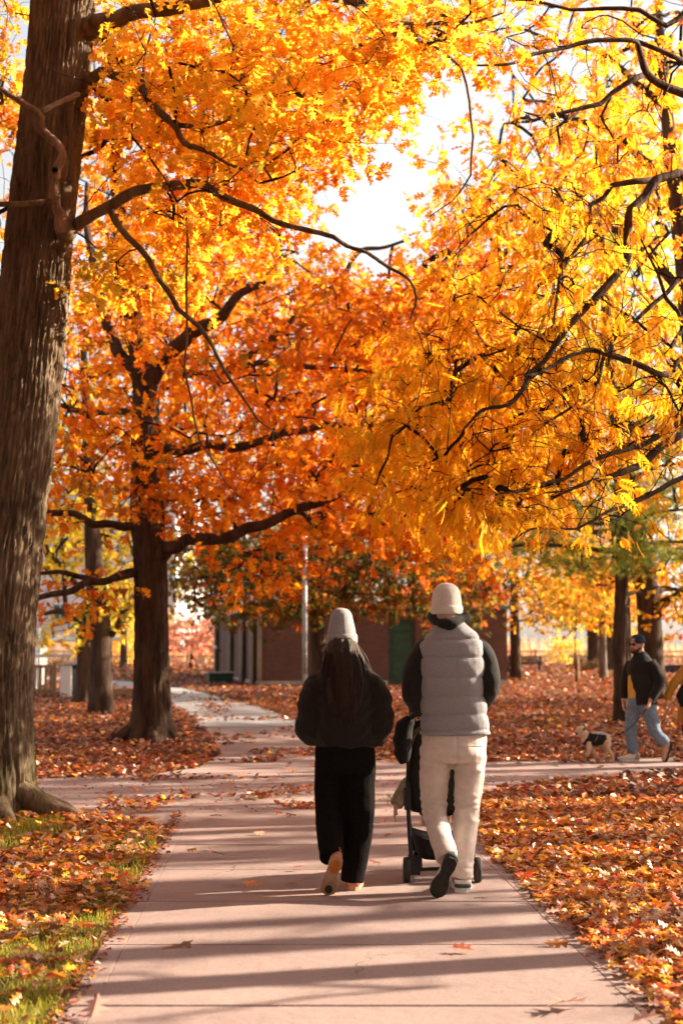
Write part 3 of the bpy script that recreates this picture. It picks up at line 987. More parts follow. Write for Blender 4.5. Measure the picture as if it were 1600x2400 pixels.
cl = region(oak2.r, 1080, [(1000, 1140, 150, 110, 1.4, 21, 26), (860, 1225, 150, 55, 1.0, 21, 25.5), (1060, 1270, 100, 50, .7, 21, 25), (620, 1330, 90, 45, .35, 21, 23.5), (620, 800, 330, 190, 4, 19.5, 26.5), (330, 880, 200, 240, 2.6, 19.5, 26.5), (560, 1050, 300, 130, 2.6, 19.5, 26), (850, 880, 280, 200, 2.8, 19.5, 26),
    (230, 1110, 130, 110, 1.2, 20, 26), (980, 770, 190, 130, 1.6, 20, 27), (700, 1150, 240, 75, 1.5, 20, 25), (420, 1180, 130, 50, .9, 20.5, 25), (1050, 1000, 200, 180, 1.4, 20, 26),
    (520, 600, 320, 130, 1.8, 20, 27), (880, 670, 150, 60, 0.9, 20, 26), (170, 1390, 90, 40, .25, 22, 23.5), (60, 1000, 120, 300, 0.9, 20, 27), (400, 350, 350, 250, 1.2, 21, 28)],
    [(865, 495, 190, 115, 1), (275, 1090, 45, 38, .85), (820, 620, 60, 40, .6)])
dr = oak2.grow(cl, 0.10, 0.004, 0.07)
oak2.wood(trunk_mesh=t2)
oak2.leaves(cl, dr, 4, 6, 0.5, 'star', 0.147, RUST, M['leaf'], 0.45, single=300, clear=[(oak2.limbs[i][0], w, .85) for i, w in ((0, 20), (1, 16), (2, 16), (3, 14), (4, 14), (5, 22), (6, 16))])

# ---------------------------------------------------------------- golden honey locust reaching in from the right
bl = np.array([4.25, 13.6, 0])
loc = Tree('locust_tree', 'golden honey locust reaching in from the right with dark drooping branches', bl, 23, bark='bark_dark')
pts = [bl + np.array([0, 0, -.1]), bl + np.array([0.02, 0, 1.5]), bl + np.array([-0.05, 0.05, 4]), bl + np.array([0.1, 0.1, 7]), bl + np.array([0.3, 0, 10])]
V, Q = rough_trunk(pts, [.27, .22, .19, .13, .05], 60, 0.08, 0.02, 4, 5.5, lobes=1.7, flare=(0.2, 0.2))
tl = np_mesh('trunk', V, [Q], smooth=True)
YL = 12.6
def L(pp, rr, Y0=12.9, Y1=11.3):
    n = len(pp)
    loc.limb([at(a, b, Y0 + (Y1 - Y0) * i / (n - 1)) for i, (a, b) in enumerate(pp)], [v * .74 for v in rr])
L([(1800, 560), (1700, 480), (1600, 408), (1535, 423), (1478, 490), (1468, 612), (1422, 668), (1340, 755), (1274, 848), (1223, 914), (1188, 950), (1086, 1006)], [.11, .09, .06, .055, .05, .046, .042, .036, .03, .026, .02, .01])
L([(1535, 420), (1433, 434), (1382, 480), (1376, 551), (1310, 653), (1300, 724), (1280, 800)], [.045, .035, .03, .026, .022, .016, .008], 12.9, 12.4)
L([(1780, 330), (1690, 260), (1600, 219), (1514, 170), (1497, 120), (1489, 97), (1376, 97), (1269, 122), (1218, 143), (1116, 153)], [.08, .07, .055, .045, .035, .03, .026, .02, .016, .008])
L([(1514, 170), (1433, 219), (1376, 250), (1310, 265), (1259, 273), (1225, 262)], [.04, .034, .03, .024, .018, .008], 12.9, 12.4)
L([(1355, 262), (1305, 298), (1313, 345)], [.018, .02, .014], 12.5, 12.4)
L([(1600, 143), (1489, 97)], [.035, .03], 13.0, 12.8)
L([(1720, -40), (1560, 60), (1412, 20), (1249, 0), (1150, -20)], [.05, .035, .025, .018, .01], 12.8, 12)
L([(1800, 980), (1680, 905), (1565, 878), (1514, 863), (1382, 820), (1300, 853), (1230, 880)], [.09, .06, .04, .034, .028, .02, .01])
L([(1800, 900), (1680, 960), (1596, 1016), (1540, 1052), (1453, 1108), (1380, 1130), (1290, 1170)], [.09, .07, .055, .048, .036, .024, .01], 13.4, 11.8)
L([(1690, 930), (1600, 985), (1510, 1040), (1438, 1060), (1320, 1123), (1230, 1150), (1130, 1160)], [.05, .042, .035, .03, .024, .016, .008], 13.0, 11.5)
L([(1600, 760), (1560, 700), (1540, 640), (1500, 560)], [.03, .026, .02, .01], 12.9, 12.5)
L([(1330, 760), (1240, 800), (1150, 830), (1060, 850)], [.026, .02, .015, .008], 12.4, 12)
L([(1600, 640), (1520, 720), (1440, 790), (1400, 900), (1330, 960), (1220, 1040), (1100, 1090)], [.035, .03, .026, .022, .018, .014, .007], 13.0, 11.6)
L([(1780, 1160), (1600, 1120), (1480, 1180), (1350, 1240), (1200, 1270)], [.05, .036, .025, .016, .007], 13.2, 11.8)
loc.limb([bl + np.array([0, 0, 2.9]), at(1780, 1160, 13.2)], [.08, .05])
loc.limb([bl + np.array([-0.02, 0, 3.3]), at(1800, 980, 13.3)], [.11, .09])
loc.limb([bl + np.array([-0.02, 0, 4.0]), at(1800, 560, 13.3)], [.13, .11])
loc.limb([bl + np.array([0, 0, 5.6]), at(1780, 330, 13.3)], [.1, .08])
LH = [(870, 510, 165, 135, 1), (1075, 250, 130, 230, 0.95), (1470, 640, 80, 70, .7), (1300, 150, 60, 60, .7), (1440, 250, 60, 60, .6), (1275, 1090, 50, 50, .6), (1500, 1160, 90, 60, .6), (1180, 700, 60, 40, .6)]
cl = region(loc.r, 560, [(1130, 1000, 290, 200, 4, 11.6, 15.5), (1400, 860, 240, 270, 2.4, 11.6, 15.5), (1250, 600, 220, 210, 1.3, 11.6, 15.5), (1450, 500, 180, 260, .9, 11.6, 15.5), (1370, 180, 250, 150, .6, 11.5, 15),
    (1040, 1140, 170, 100, 1.3, 11.4, 15), (1290, 1180, 260, 65, .4, 11.4, 15), (1080, 840, 150, 130, .8, 11.5, 15), (1800, 700, 160, 600, .6, 10.5, 16)], LH)
dr = loc.grow(cl, 0.05, 0.0036, 0.13)
loc.wood(trunk_mesh=tl)
lc = cl[loc.r.random(len(cl)) < 0.66]
ld = np.tile(np.array([-0.3, 0, -0.6]), (len(lc), 1))
# bare hanging sprays without leaves
tw = region(loc.r, 620, [(1300, 820, 330, 420, 3.4, 10.5, 12.6), (1480, 1150, 140, 150, 1, 10.6, 12.8), (1250, 300, 320, 250, 1.4, 10.8, 13)], LH)
bases = np.array(loc.P); used_ = np.zeros(len(bases), int)
a = Acc()
for q in tw:
    near_ = np.argsort(((bases - q) ** 2).sum(1))[::9][:14]
    near_ = [j_ for j_ in near_ if used_[j_] < 1 and ((bases - bases[j_]) ** 2).sum(1)[used_ > 0].min(initial=9) > .003] or list(near_[:1])
    j = near_[int(loc.r.integers(len(near_)))]; used_[j] += 1
    p = bases[j]; Ln = np.linalg.norm(q - p)
    if Ln > .85 or Ln < .2: continue
    t = np.linspace(0, 1, 7)[:, None]
    mid = (p + q) / 2 + loc.r.normal(0, 0.16 * Ln + .03, 3) + np.array([0, 0, .1 * Ln])
    a.tube((1 - t) ** 2 * p + 2 * (1 - t) * t * mid + t * t * q + loc.r.normal(0, 0.012, (7, 3)), np.linspace(.006, .002, 7), 3, False)
link('hanging_twigs', a.mesh('hanging_twigs'), M['twig'], loc.root, kind='stuff')
loc.leaves(lc, ld, 4, 5, 0.34, 'locust', 0.145, LOCUST, M['leaf'], 1.0, single=300, flat=0.6, up=0.4, clear=[(loc.limbs[i][0], 16, .8) for i in range(14)])

# ---------------------------------------------------------------- generic background trees
def bg_tree(name, label, px, Y, rad, path, ells, n, pal, size, kind='simple', seed=1, bark='bark_dark', limbs=(), leaf='leaf_dull', n_tw=4, n_lf=5, spread=0.6, holes=(), group=None, droop=0.35, stems=False, top=None, base=None, maxr=.06):
    b = at(px, 1500, Y) if base is None else np.array([base[0], base[1], 0.0])
    Y = b[1]
    b[2] = float(gh(Y))
    t = Tree(name, label, b, seed, group, bark)
    pts = [b + np.array([0, 0, -.1])] + [at(a_, b_, Y + (c_[0] if c_ else 0)) for a_, b_, *c_ in path] if base is None else [b + np.array([0, 0, -.1])] + [np.array(p) for p in path]
    rr = np.interp(np.linspace(0, 1, len(pts)), [0, .5, 1], [rad, rad * .8, rad * .25])
    V, Q = rough_trunk(pts, rr, 30, 0.14, min(0.03, rad * .12), 3.0, seed * 1.7, lobes=1.6, flare=(rad * .9, 0.25))
    tm = np_mesh('trunk', V, [Q], smooth=True)
    P, r2 = spline(pts, 0.4, rr)
    for i, (p, q) in enumerate(zip(P, r2)):
        t.P.append(p); t.par.append(i - 1); t.fix.append(q)
    for lp, lr in limbs:
        t.limb([at(a_, b_, Y + (c_[0] if c_ else 0)) for a_, b_, *c_ in lp], lr)
    if n:
        cl = region(t.r, n, ells, holes)
        dr = t.grow(cl, 0.12, 0.008, 0.08, maxr=maxr)
    t.wood(trunk_mesh=tm)
    if n:
        t.leaves(cl, dr, n_tw, n_lf, spread, kind, size, pal, M[leaf], droop, stems=stems)
    return t

BG = 'background trees of the park'
# twin dark trunks on the left
bg_tree('linden_tree', 'dark forked tree in front of the white fence, its limb arching left', 196, 39, .24, [(200, 1560), (198, 1470), (214, 1400), (225, 1330), (222, 1200), (215, 1000)],
        [(130, 1260, 90, 90, 2, 36, 42), (150, 1480, 60, 30, .6, 37, 40), (250, 1250, 120, 120, 1.4, 36, 42), (60, 1150, 150, 150, 1, 36, 43)], 150, YELLOW, .16, 'maple', 31,
        limbs=[([(200, 1480), (178, 1445, -.5), (140, 1432, -1), (105, 1440, -1.2)], [.13, .1, .08, .05]), ([(158, 1440, -.6), (152, 1380, -.6), (150, 1300, -.6), (150, 1230, -.6)], [.07, .06, .05, .03]),
               ([(205, 1400), (165, 1350, -.4), (130, 1310, -.6), (105, 1270, -.8)], [.1, .08, .07, .04])], spread=.7)
bg_tree('linden_tree', 'stout dark trunk just left of the rust oak, leaves thin and yellow', 240, 33, .27, [(238, 1560), (234, 1430), (222, 1330), (215, 1200), (205, 1000), (195, 800)],
        [(280, 1420, 50, 50, .8, 31, 35), (160, 1100, 130, 160, 1.6, 30, 36), (290, 1290, 60, 90, 1, 31, 35), (280, 1000, 160, 200, 1.5, 31, 37)], 150, YELLOW, .15, 'maple', 32,
        limbs=[([(262, 1490), (285, 1440, -.4), (322, 1390, -.8), (350, 1340, -1)], [.07, .06, .05, .03])], spread=.6)
bg_tree('bare_tree', 'slim straight trunk between the twin trunks and the rust oak', 291, 92, .25, [(291, 1500), (292, 1430), (290, 1350)], [(300, 1420, 60, 60, 1, 88, 96)], 40, YELLOW, .3, 'simple', 33, spread=1.0)
bg_tree('red_maple', 'small pink-red maple beyond the far path', 450, 90, .16, [(450, 1540), (452, 1500), (450, 1460)], [(450, 1480, 70, 40, 2, 86, 94), (500, 1500, 40, 26, 1, 86, 94), (410, 1490, 40, 20, 1, 86, 94)], 110, PINK, .3, 'simple', 34,
        limbs=[([(451, 1515), (430, 1500), (415, 1490)], [.06, .05, .03]), ([(451, 1512), (480, 1496), (500, 1480)], [.06, .05, .03])], spread=.8)
# dark maple at the brick building
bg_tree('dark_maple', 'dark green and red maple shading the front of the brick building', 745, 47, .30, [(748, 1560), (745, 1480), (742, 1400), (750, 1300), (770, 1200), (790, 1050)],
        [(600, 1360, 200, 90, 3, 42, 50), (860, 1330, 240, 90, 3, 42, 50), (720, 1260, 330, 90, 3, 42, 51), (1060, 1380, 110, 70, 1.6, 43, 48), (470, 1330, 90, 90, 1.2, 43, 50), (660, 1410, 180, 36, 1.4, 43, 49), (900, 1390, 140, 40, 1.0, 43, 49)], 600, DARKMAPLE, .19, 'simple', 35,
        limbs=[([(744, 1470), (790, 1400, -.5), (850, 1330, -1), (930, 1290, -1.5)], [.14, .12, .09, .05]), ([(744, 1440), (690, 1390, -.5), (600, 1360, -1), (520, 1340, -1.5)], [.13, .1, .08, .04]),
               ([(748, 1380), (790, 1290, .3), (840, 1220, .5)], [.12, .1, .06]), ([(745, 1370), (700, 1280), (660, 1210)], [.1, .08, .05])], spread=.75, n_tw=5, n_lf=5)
# pine on the right
pt = Tree('pine_tree', 'tall pine with a slim knotted trunk behind the man with the dog', at(1455, 1697, 29) * np.array([1, 1, 0]), 36, bark='bark_dark')
pp = [(1455, 1705, .15), (1452, 1600, .13), (1450, 1500, .13), (1456, 1350, .125), (1455, 1200, .12), (1440, 1000, .11), (1425, 800, .10), (1410, 600, .08), (1400, 350, .05), (1395, 150, .02)]
pts = [at(a_, b_, 29) for a_, b_, c_ in pp]; pts[0][2] = -.1
V, Q = rough_trunk(pts, [c for _, _, c in pp], 36, 0.08, 0.018, 3.0, 4.4, lobes=1.5, flare=(.1, .2))
V += (np.exp(-((V[:, 2] % 1.05) - .5) ** 2 / .004) * .02)[:, None] * np.stack([np.sign(V[:, 0] - 5.7), V[:, 1] * 0, V[:, 2] * 0], 1)
tm = np_mesh('trunk', V, [Q], smooth=True)
for p in [at(a_, b_, 29) for a_, b_, c_ in pp]:
    pt.P.append(p); pt.par.append(-1); pt.fix.append(.05)
for (ya, x1, y1, x2, y2, dy) in [(1280, 1250, 1275, 960, 1300, -1), (1240, 1300, 1240, 1080, 1225, 1), (1230, 1540, 1200, 1700, 1190, -1), (1270, 1560, 1270, 1720, 1270, .5), (1130, 1300, 1120, 1150, 1080, .5), (1120, 1560, 1090, 1700, 1060, 0),
                                 (1000, 1560, 960, 1680, 920, -.5), (900, 1300, 880, 1200, 850, .5), (1200, 1380, 1225, 1290, 1260, -1.2), (1385, 1500, 1390, 1570, 1375, .3)]:
    pt.limb([at(1452, ya + 12, 29), at((1452 + x1) / 2, (ya + y1) / 2 + 4, 29 + dy * .4), at(x1, y1, 29 + dy), at(x2, y2, 29 + dy * 1.6)], [.05, .04, .032, .012])
cl = region(pt.r, 290, [(1480, 1150, 190, 75, 2, 26, 32), (1290, 1235, 240, 45, 2.4, 27, 31), (1050, 1235, 110, 40, 1.2, 27, 30), (1180, 1290, 170, 18, .8, 27.5, 30), (1520, 1300, 90, 36, 1.2, 27, 31), (1570, 1000, 60, 180, 1, 26, 32), (1350, 1310, 110, 30, .9, 27, 31), (1400, 700, 150, 300, 1.2, 27, 31)])
dr = pt.grow(cl, 0.05, 0.005, 0.05)
pt.wood(trunk_mesh=tm)
pt.leaves(cl, dr, 5, 5, 0.42, 'tuft', 0.17, PINE, M['needle'], -0.1, flat=.28, stems=False)
# dry curled twigs on the pine trunk
a = Acc()
for i in range(46):
    p = at(pt.r.uniform(1435, 1480), pt.r.uniform(1120, 1340), 28.8)
    q = p + pt.r.normal(0, 1, 3) * np.array([.5, .25, .3]) + np.array([.1, -.1, -.15])
    t = np.linspace(0, 1, 8)[:, None]
    m_ = (p + q) / 2 + pt.r.normal(0, .22, 3)
    a.tube((1 - t) ** 2 * p + 2 * (1 - t) * t * m_ + t * t * q, np.linspace(.010, .004, 8), 4, False)
link('dry_twigs', a.mesh('dry_twigs'), M['bark_grey'], pt.root, kind='stuff')

bg_tree('oak_tree', 'thick brown trunk behind the man with the dog, a limb rising right', 1527, 42, .40, [(1526, 1560), (1520, 1450), (1512, 1350), (1500, 1290), (1480, 1150), (1470, 900)],
        [(1580, 1420, 60, 70, 1.5, 38, 46), (1600, 1250, 90, 120, 1.6, 38, 46), (1500, 1000, 200, 200, 2, 38, 46), (1400, 1330, 80, 60, 1, 40, 46)], 200, MIXED, .2, 'star', 37, holes=[(1520, 1500, 55, 190, 1)],
        limbs=[([(1520, 1450), (1548, 1418, -.4), (1580, 1400, -.8), (1640, 1370, -1)], [.22, .16, .13, .08]), ([(1516, 1400), (1560, 1380, .3), (1620, 1375, .5)], [.1, .07, .04]), ([(1512, 1400), (1488, 1345), (1470, 1290)], [.2, .14, .08])], spread=.8)
bg_tree('grey_tree', 'straight grey trunk between the brick building and the park bench', 1208, 65, .25, [(1206, 1500), (1204, 1400), (1206, 1300), (1215, 1150)],
        [(1280, 1400, 110, 60, 2, 60, 70), (1190, 1330, 90, 60, 1.4, 60, 70), (1330, 1330, 100, 50, 1.4, 60, 70), (1260, 1200, 160, 120, 2, 60, 70)], 260, MIXED, .22, 'simple', 38, bark='bark_dark', spread=.9, limbs=[([(1206, 1370), (1250, 1330), (1310, 1310)], [.12, .09, .05])])
bg_tree('grey_tree', 'pale grey trunk standing left of the pine, just right of the sapling', 1411, 65, .19, [(1411, 1500), (1412, 1430), (1410, 1350), (1405, 1250)],
        [(1400, 1400, 80, 60, 2, 60, 70), (1450, 1430, 50, 50, 1, 61, 69), (1400, 1280, 120, 80, 1.4, 60, 70)], 150, MIXED, .26, 'simple', 39, bark='bark_grey', spread=.9)
bg_tree('willow_tree', 'thick far trunk with a low limb reaching left towards the lake', 1393, 84, .42, [(1390, 1500), (1386, 1440), (1395, 1380), (1400, 1280)],
        [(1380, 1400, 90, 50, 1.5, 80, 88), (1330, 1400, 60, 40, 1, 80, 88)], 110, YELLOW, .32, 'simple', 40, limbs=[([(1388, 1470), (1372, 1450), (1345, 1438), (1320, 1430)], [.2, .16, .12, .06])], spread=1.1)
bg_tree('willow_tree', 'dark far trunk directly behind the pale grey trunk', 1431, 82, .34, [(1431, 1500), (1430, 1430), (1425, 1350)], [(1440, 1400, 60, 60, 1, 78, 86)], 60, MIXED, .3, 'simple', 41, spread=1.1)
bg_tree('slim_tree', 'slim dark trunk just right of the pine trunk', 1472, 55, .11, [(1473, 1500), (1472, 1400), (1474, 1300)], [(1480, 1340, 50, 50, 1, 52, 58)], 40, MIXED, .24, 'simple', 42, spread=.8)
# sapling with its stake
sp_ = bg_tree('sapling', 'thin young tree tied to a pale stake on the leaf-covered lawn', 1348, 58, .035, [(1348, 1560), (1347, 1500), (1349, 1440), (1348, 1400)], [(1340, 1460, 30, 40, 1, 57, 59)], 14, YELLOW, .16, 'simple', 43, n_tw=2, n_lf=2, spread=.5, maxr=.012)
a = Acc(); pb = at(1353, 1500, 58); a.tube([(pb[0], 58, gh(58) - .05), (pb[0] + .01, 58, gh(58) + .55), (pb[0], 58, gh(58) + 1.1)], .03, 7)
link('stake', a.mesh('stake'), noise_mat('stake wood', (.5, .36, .2), (.62, .46, .28), 10), sp_.root)

bg_tree('spruce_tree', 'dark evergreen mass rising behind the roof of the brick building', 700, 84, .3, [(700, 1450), (702, 1350), (700, 1200)],
        [(600, 1340, 190, 70, 2, 79, 89), (880, 1350, 230, 70, 2.4, 79, 89), (740, 1280, 260, 60, 2, 79, 89), (1080, 1380, 90, 50, 1, 79, 87)], 330, [(3, (.05, .06, .02)), (2, (.08, .08, .02)), (1, (.22, .10, .02))], .42, 'simple', 49, spread=1.3)
# trees that fill the sky behind the oaks
bg_tree('orange_tree', 'tall orange tree far behind the rust oak, filling the upper left', 345, 40, .24, [(348, 1450), (370, 1200), (420, 900), (480, 500), (470, 150)],
        [(450, 500, 400, 300, 3, 33, 44), (300, 850, 300, 250, 2, 33, 44), (650, 900, 300, 250, 2, 33, 44), (500, 150, 450, 200, 2, 33, 44), (120, 500, 180, 500, 1.5, 33, 44)], 430, ORANGE_GOLD, .24, 'star', 44, spread=1.0, holes=[(870, 500, 215, 150, 1), (640, 300, 60, 70, .9), (950, 250, 160, 160, .9)])
bg_tree('red_oak', 'red-orange oak behind the centre, its leaves dense above the brick building', 812, 50, .2, [(812, 1450), (830, 1200), (870, 1000), (900, 800), (905, 700)],
        [(800, 950, 300, 200, 2.5, 39, 50), (1050, 900, 250, 220, 2.5, 39, 50), (900, 1150, 350, 130, 2, 39, 50), (1000, 740, 150, 90, .7, 39, 48)], 430, RUST + [(1.5, (0.55, .05, .02)), (1.5, (.6, .2, .12))], .26, 'star', 45, spread=1.0, holes=[(880, 500, 180, 150, 1)])
bg_tree('lime_tree', 'yellow-green tree glowing in the upper right behind the locust', 1462, 37, .13, [(1460, 1450), (1450, 1200), (1435, 800), (1440, 400), (1440, 200)],
        [(1460, 420, 190, 240, 3, 32, 41), (1350, 720, 220, 200, 2, 32, 41), (1480, 800, 180, 250, 2, 32, 41), (1300, 950, 150, 150, 1, 32, 41)], 300, LIME, .24, 'maple', 46, spread=.95, holes=[(1100, 250, 160, 260, .9)])
bg_tree('orange_tree', 'airy orange oak whose leaves speckle the bright sky at the upper right', 1640, 21, .2, [(1640, 1450), (1635, 1000), (1600, 600), (1560, 250), (1540, 0)],
        [(1150, 470, 150, 210, 2.2, 17, 25), (1350, 260, 230, 190, 2.2, 17, 25), (1500, 100, 150, 150, 1.2, 17, 25), (1230, 70, 200, 90, 1.0, 17, 25), (1480, 520, 160, 200, 1.2, 17, 25), (1090, 640, 130, 90, 1.0, 18, 25)], 200, ORANGE_GOLD + [(2, (.62, .14, .05))], .16, 'star', 48, leaf='leaf', spread=.55, holes=[(880, 490, 200, 140, 1), (1060, 230, 120, 190, .95), (1300, 150, 90, 80, .85), (1440, 60, 100, 60, .85), (1500, 240, 60, 60, .8)],
        limbs=[([(1610, 700), (1500, 560), (1350, 500), (1180, 520), (1080, 560)], [.08, .06, .045, .03, .012]), ([(1580, 420), (1450, 320), (1300, 270), (1180, 290)], [.07, .05, .035, .012]), ([(1560, 250), (1420, 130), (1280, 90), (1160, 70)], [.06, .04, .03, .01])], stems=True, maxr=.03)
bg_tree('yellow_tree', 'orange-yellow tree in the right background, above the bench', 1120, 62, .25, [(1120, 1450), (1130, 1200), (1180, 1000), (1220, 700)],
        [(1250, 1050, 250, 200, 2.5, 45, 55), (1450, 1100, 200, 200, 2, 45, 55), (1150, 800, 200, 200, 1.3, 45, 55), (1150, 560, 140, 130, .7, 45, 52)], 300, MIXED, .24, 'star', 47, spread=1.1, holes=[(1380, 1500, 300, 100, 1)])

# park trees right of the view whose shadows fall across the path
for i, (d, y0, r_, h_, n_) in enumerate([(7.2, 6.50, .15, 9, 0), (12.5, 7.3, .20, 12, 0), (17, 7.95, .17, 14, 0), (22, 9.5, .26, 15, 12), (10.2, 10.5, .26, 11, 0), (15.5, 14.1, .16, 12, 0), (27, 11.2, .22, 16, 14), (9.5, 17.0, .2, 10, 0), (13.5, 12.0, .17, 12, 0), (20, 13.2, .22, 14, 14), (25, 15.0, .2, 15, 20), (18.5, 16.1, .24, 13, 20), (14.5, 11.3, .1, 11, 0), (11, 8.42, .06, 8, 0), (8.4, 9.0, .08, 8, 0), (18, 10.1, .1, 12, 0), (16.5, 21, .25, 13, 110), (24, 16, .3, 15, 40), (13, 26.5, .3, 13, 120), (22, 29, .3, 14, 120), (30, 23, .3, 15, 90), (11.5, 23.0, .25, 11, 90), (19, 34, .3, 13, 120), (27, 37, .3, 13, 120)]):
    x, y = d, y0 + d * 0.287
    lean = rng.normal(0, .25, 2)
    path_ = [(x + lean[0] * .2, y + lean[1] * .2, h_ * .25), (x + lean[0] * .5, y + lean[1] * .5, h_ * .5), (x + lean[0], y + lean[1], h_ * .75), (x + lean[0] * 1.3, y + lean[1] * 1.3, h_)]
    t = Tree('unseen_park_tree', ['slim', 'sturdy', 'tall', 'leaning'][i % 4] + ' park tree beyond the right edge of the photo, number of rows from camera unclear', (x, y, 0), 60 + i, 'park trees right of the frame')
    t.root['label'] = 'park tree standing beyond the right edge of the photo'
    pts = [np.array([x, y, -.1])] + [np.array(p) for p in path_]
    V, Q = rough_trunk(pts, [r_ * 1.1, r_, r_ * .85, r_ * .55, r_ * .12], 20, .25, .015, 3, i * 2.0, lobes=1.6, flare=(r_, .25))
    P, r2 = spline(pts, .5, [r_ * 1.1, r_, r_ * .85, r_ * .55, r_ * .12])
    for k_, (p, q) in enumerate(zip(P, r2)):
        if p[2] > h_ * .4:
            t.P.append(p); t.par.append(-1); t.fix.append(q)
    nc = n_ if n_ else 14
    ang = t.r.uniform(0, 6.28, nc); rad_ = t.r.uniform(.4, 3.0 if y0 < 16 else 4.6, nc)
    lo = .36 if d < 18 else .45
    cl = np.stack([x + np.cos(ang) * rad_, y + np.sin(ang) * rad_, h_ * t.r.uniform(lo, .95, nc)], 1)
    dr = t.grow(cl, .05, .012, .08, pull=.6, maxr=.09)
    t.wood(trunk_mesh=np_mesh('trunk', V, [Q], smooth=True))
    if n_:
        t.leaves(cl, dr, 4, 4, .7, 'chip', .36, RUST, M['leaf_dull'], .4, stems=False)
# unseen trees added around and above the camera to cut sky light
for i, (x, y, h_, R_) in enumerate([(7.5, 0.5, 11, 4.2), (-7, -2, 12, 4.6), (-8.5, 5.0, 11, 4.0), (12, -6, 12, 4.6), (-12.5, 13, 12, 4.4), (-14, 22, 12, 4.6), (-15, 4, 13, 5), (6.2, 4.2, 14.5, 5.2), (-5.6, 2.6, 15, 5.6), (4.6, 5.9, 13.5, 4.4), (-5.2, 8.2, 13, 4.2)]):
    t = Tree('unseen_park_tree', 'unseen leafy tree added outside the frame near the camera to cut sky light', (x, y, 0), 90 + i, 'unseen trees added around the camera')
    pts = [np.array([x, y, -.1]), np.array([x + .1, y, h_ * .3]), np.array([x - .1, y + .1, h_ * .6]), np.array([x, y, h_ * .95])]
    V, Q = rough_trunk(pts, [.34, .27, .18, .04], 20, .3, .02, 3, i * 3.0, lobes=1.6, flare=(.3, .25))
    P, r2 = spline(pts, .5, [.34, .27, .18, .04])
    for p, q in zip(P, r2):
        if p[2] > h_ * .25: t.P.append(p); t.par.append(-1); t.fix.append(q)
    q = t.r.normal(0, 1, (100, 3)); q /= np.linalg.norm(q, axis=1)[:, None]; q *= t.r.random((100, 1)) ** .45
    cl = np.array([x, y, h_ * .72]) + q * np.array([R_, R_, h_ * .27])
    dr = t.grow(cl, .08, .01, .08, pull=.5, maxr=.1)
    t.wood(trunk_mesh=np_mesh('trunk', V, [Q], smooth=True))
    t.leaves(cl, dr, 5, 4, 1.0, 'chip', .55, RUST + DARKGREEN, M['leaf_dull'], .4, stems=False)

# outer ring of dark unseen trees, added to dim sky and bounce light
for i in range(11):
    az = R(100 + i * 20.5); rad_ = 15 + 9 * ((i * 7) % 3) / 2
    x, y, h_ = rad_ * math.sin(az), rad_ * math.cos(az), 12 + (i * 5) % 4
    t = Tree('unseen_park_tree', 'unseen dense tree added behind the camera to dim sky light', (x, y, 0), 120 + i, 'ring of unseen trees added behind the camera')
    pts = [np.array([x, y, -.1]), np.array([x, y, h_ * .4]), np.array([x, y, h_ * .95])]
    V, Q = rough_trunk(pts, [.3, .22, .04], 14, .5, .02, 3, i * 2.0, lobes=1.6, flare=(.3, .25))
    for p in spline(pts, .8): t.P.append(p); t.par.append(-1); t.fix.append(.1)
    q = t.r.normal(0, 1, (60, 3)); q /= np.linalg.norm(q, axis=1)[:, None]; q *= t.r.random((60, 1)) ** .45
    cl = np.array([x, y, h_ * .56]) + q * np.array([4.2, 4.2, h_ * .46])
    dr = t.grow(cl, .08, .01, .08, pull=.3, maxr=.1)
    t.wood(trunk_mesh=np_mesh('trunk', V, [Q], smooth=True))
    t.leaves(cl, dr, 5, 4, 1.2, 'chip', .9, DARKGREEN, M['leaf_dull'], .4, stems=False)
# ---------------------------------------------------------------- leaf litter and grass
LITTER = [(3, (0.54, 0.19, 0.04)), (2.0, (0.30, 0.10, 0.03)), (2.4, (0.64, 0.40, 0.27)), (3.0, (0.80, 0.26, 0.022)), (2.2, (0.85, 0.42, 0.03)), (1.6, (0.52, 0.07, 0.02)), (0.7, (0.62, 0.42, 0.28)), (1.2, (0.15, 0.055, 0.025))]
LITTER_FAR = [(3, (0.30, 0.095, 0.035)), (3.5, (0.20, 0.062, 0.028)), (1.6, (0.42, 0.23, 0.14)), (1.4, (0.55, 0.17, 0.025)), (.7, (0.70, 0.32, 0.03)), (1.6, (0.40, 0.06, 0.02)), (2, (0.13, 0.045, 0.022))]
r5 = np.random.default_rng(77)
def scatter(y0, y1, dens, spread=0.33):
    n = int(dens * (y1 - y0) * 2 * spread * (y0 + y1) / 2)
    y = np.sqrt(r5.uniform(y0 ** 2, y1 ** 2, n))
    x = r5.uniform(-1, 1, n) * spread * y
    # a thinner carpet beyond the edges of the view
    hw = max(spread * y1 + 3.5, 5.5)
    m = int(dens * .13 * (y1 - y0) * 2 * hw)
    ye = r5.uniform(y0 - (1.6 if y0 < 5 else 0), y1, m); xe = r5.uniform(-hw, hw, m)
    k = (np.abs(xe) > spread * ye)
    return np.concatenate([x, xe[k]]), np.concatenate([y, ye[k]])
def lay(x, y, size, tilt, lift):
    n = len(x)
    a = r5.uniform(0, 2 * math.pi, n)
    D = np.stack([np.cos(a), np.sin(a), r5.normal(0, tilt * .6, n)], 1)
    N = np.stack([r5.normal(0, tilt, n), r5.normal(0, tilt, n), np.ones(n)], 1) * np.where(r5.random(n) < .5, 1, -1)[:, None]
    P = np.stack([x, y, gh(y) + lift * r5.random(n) + 0.012], 1)
    S = size * r5.uniform(.6, 1.15, n)
    return P, frames(D, N), S
lit_V, lit_F, lit_C, nv = [], [], [], 0
near_pool = []
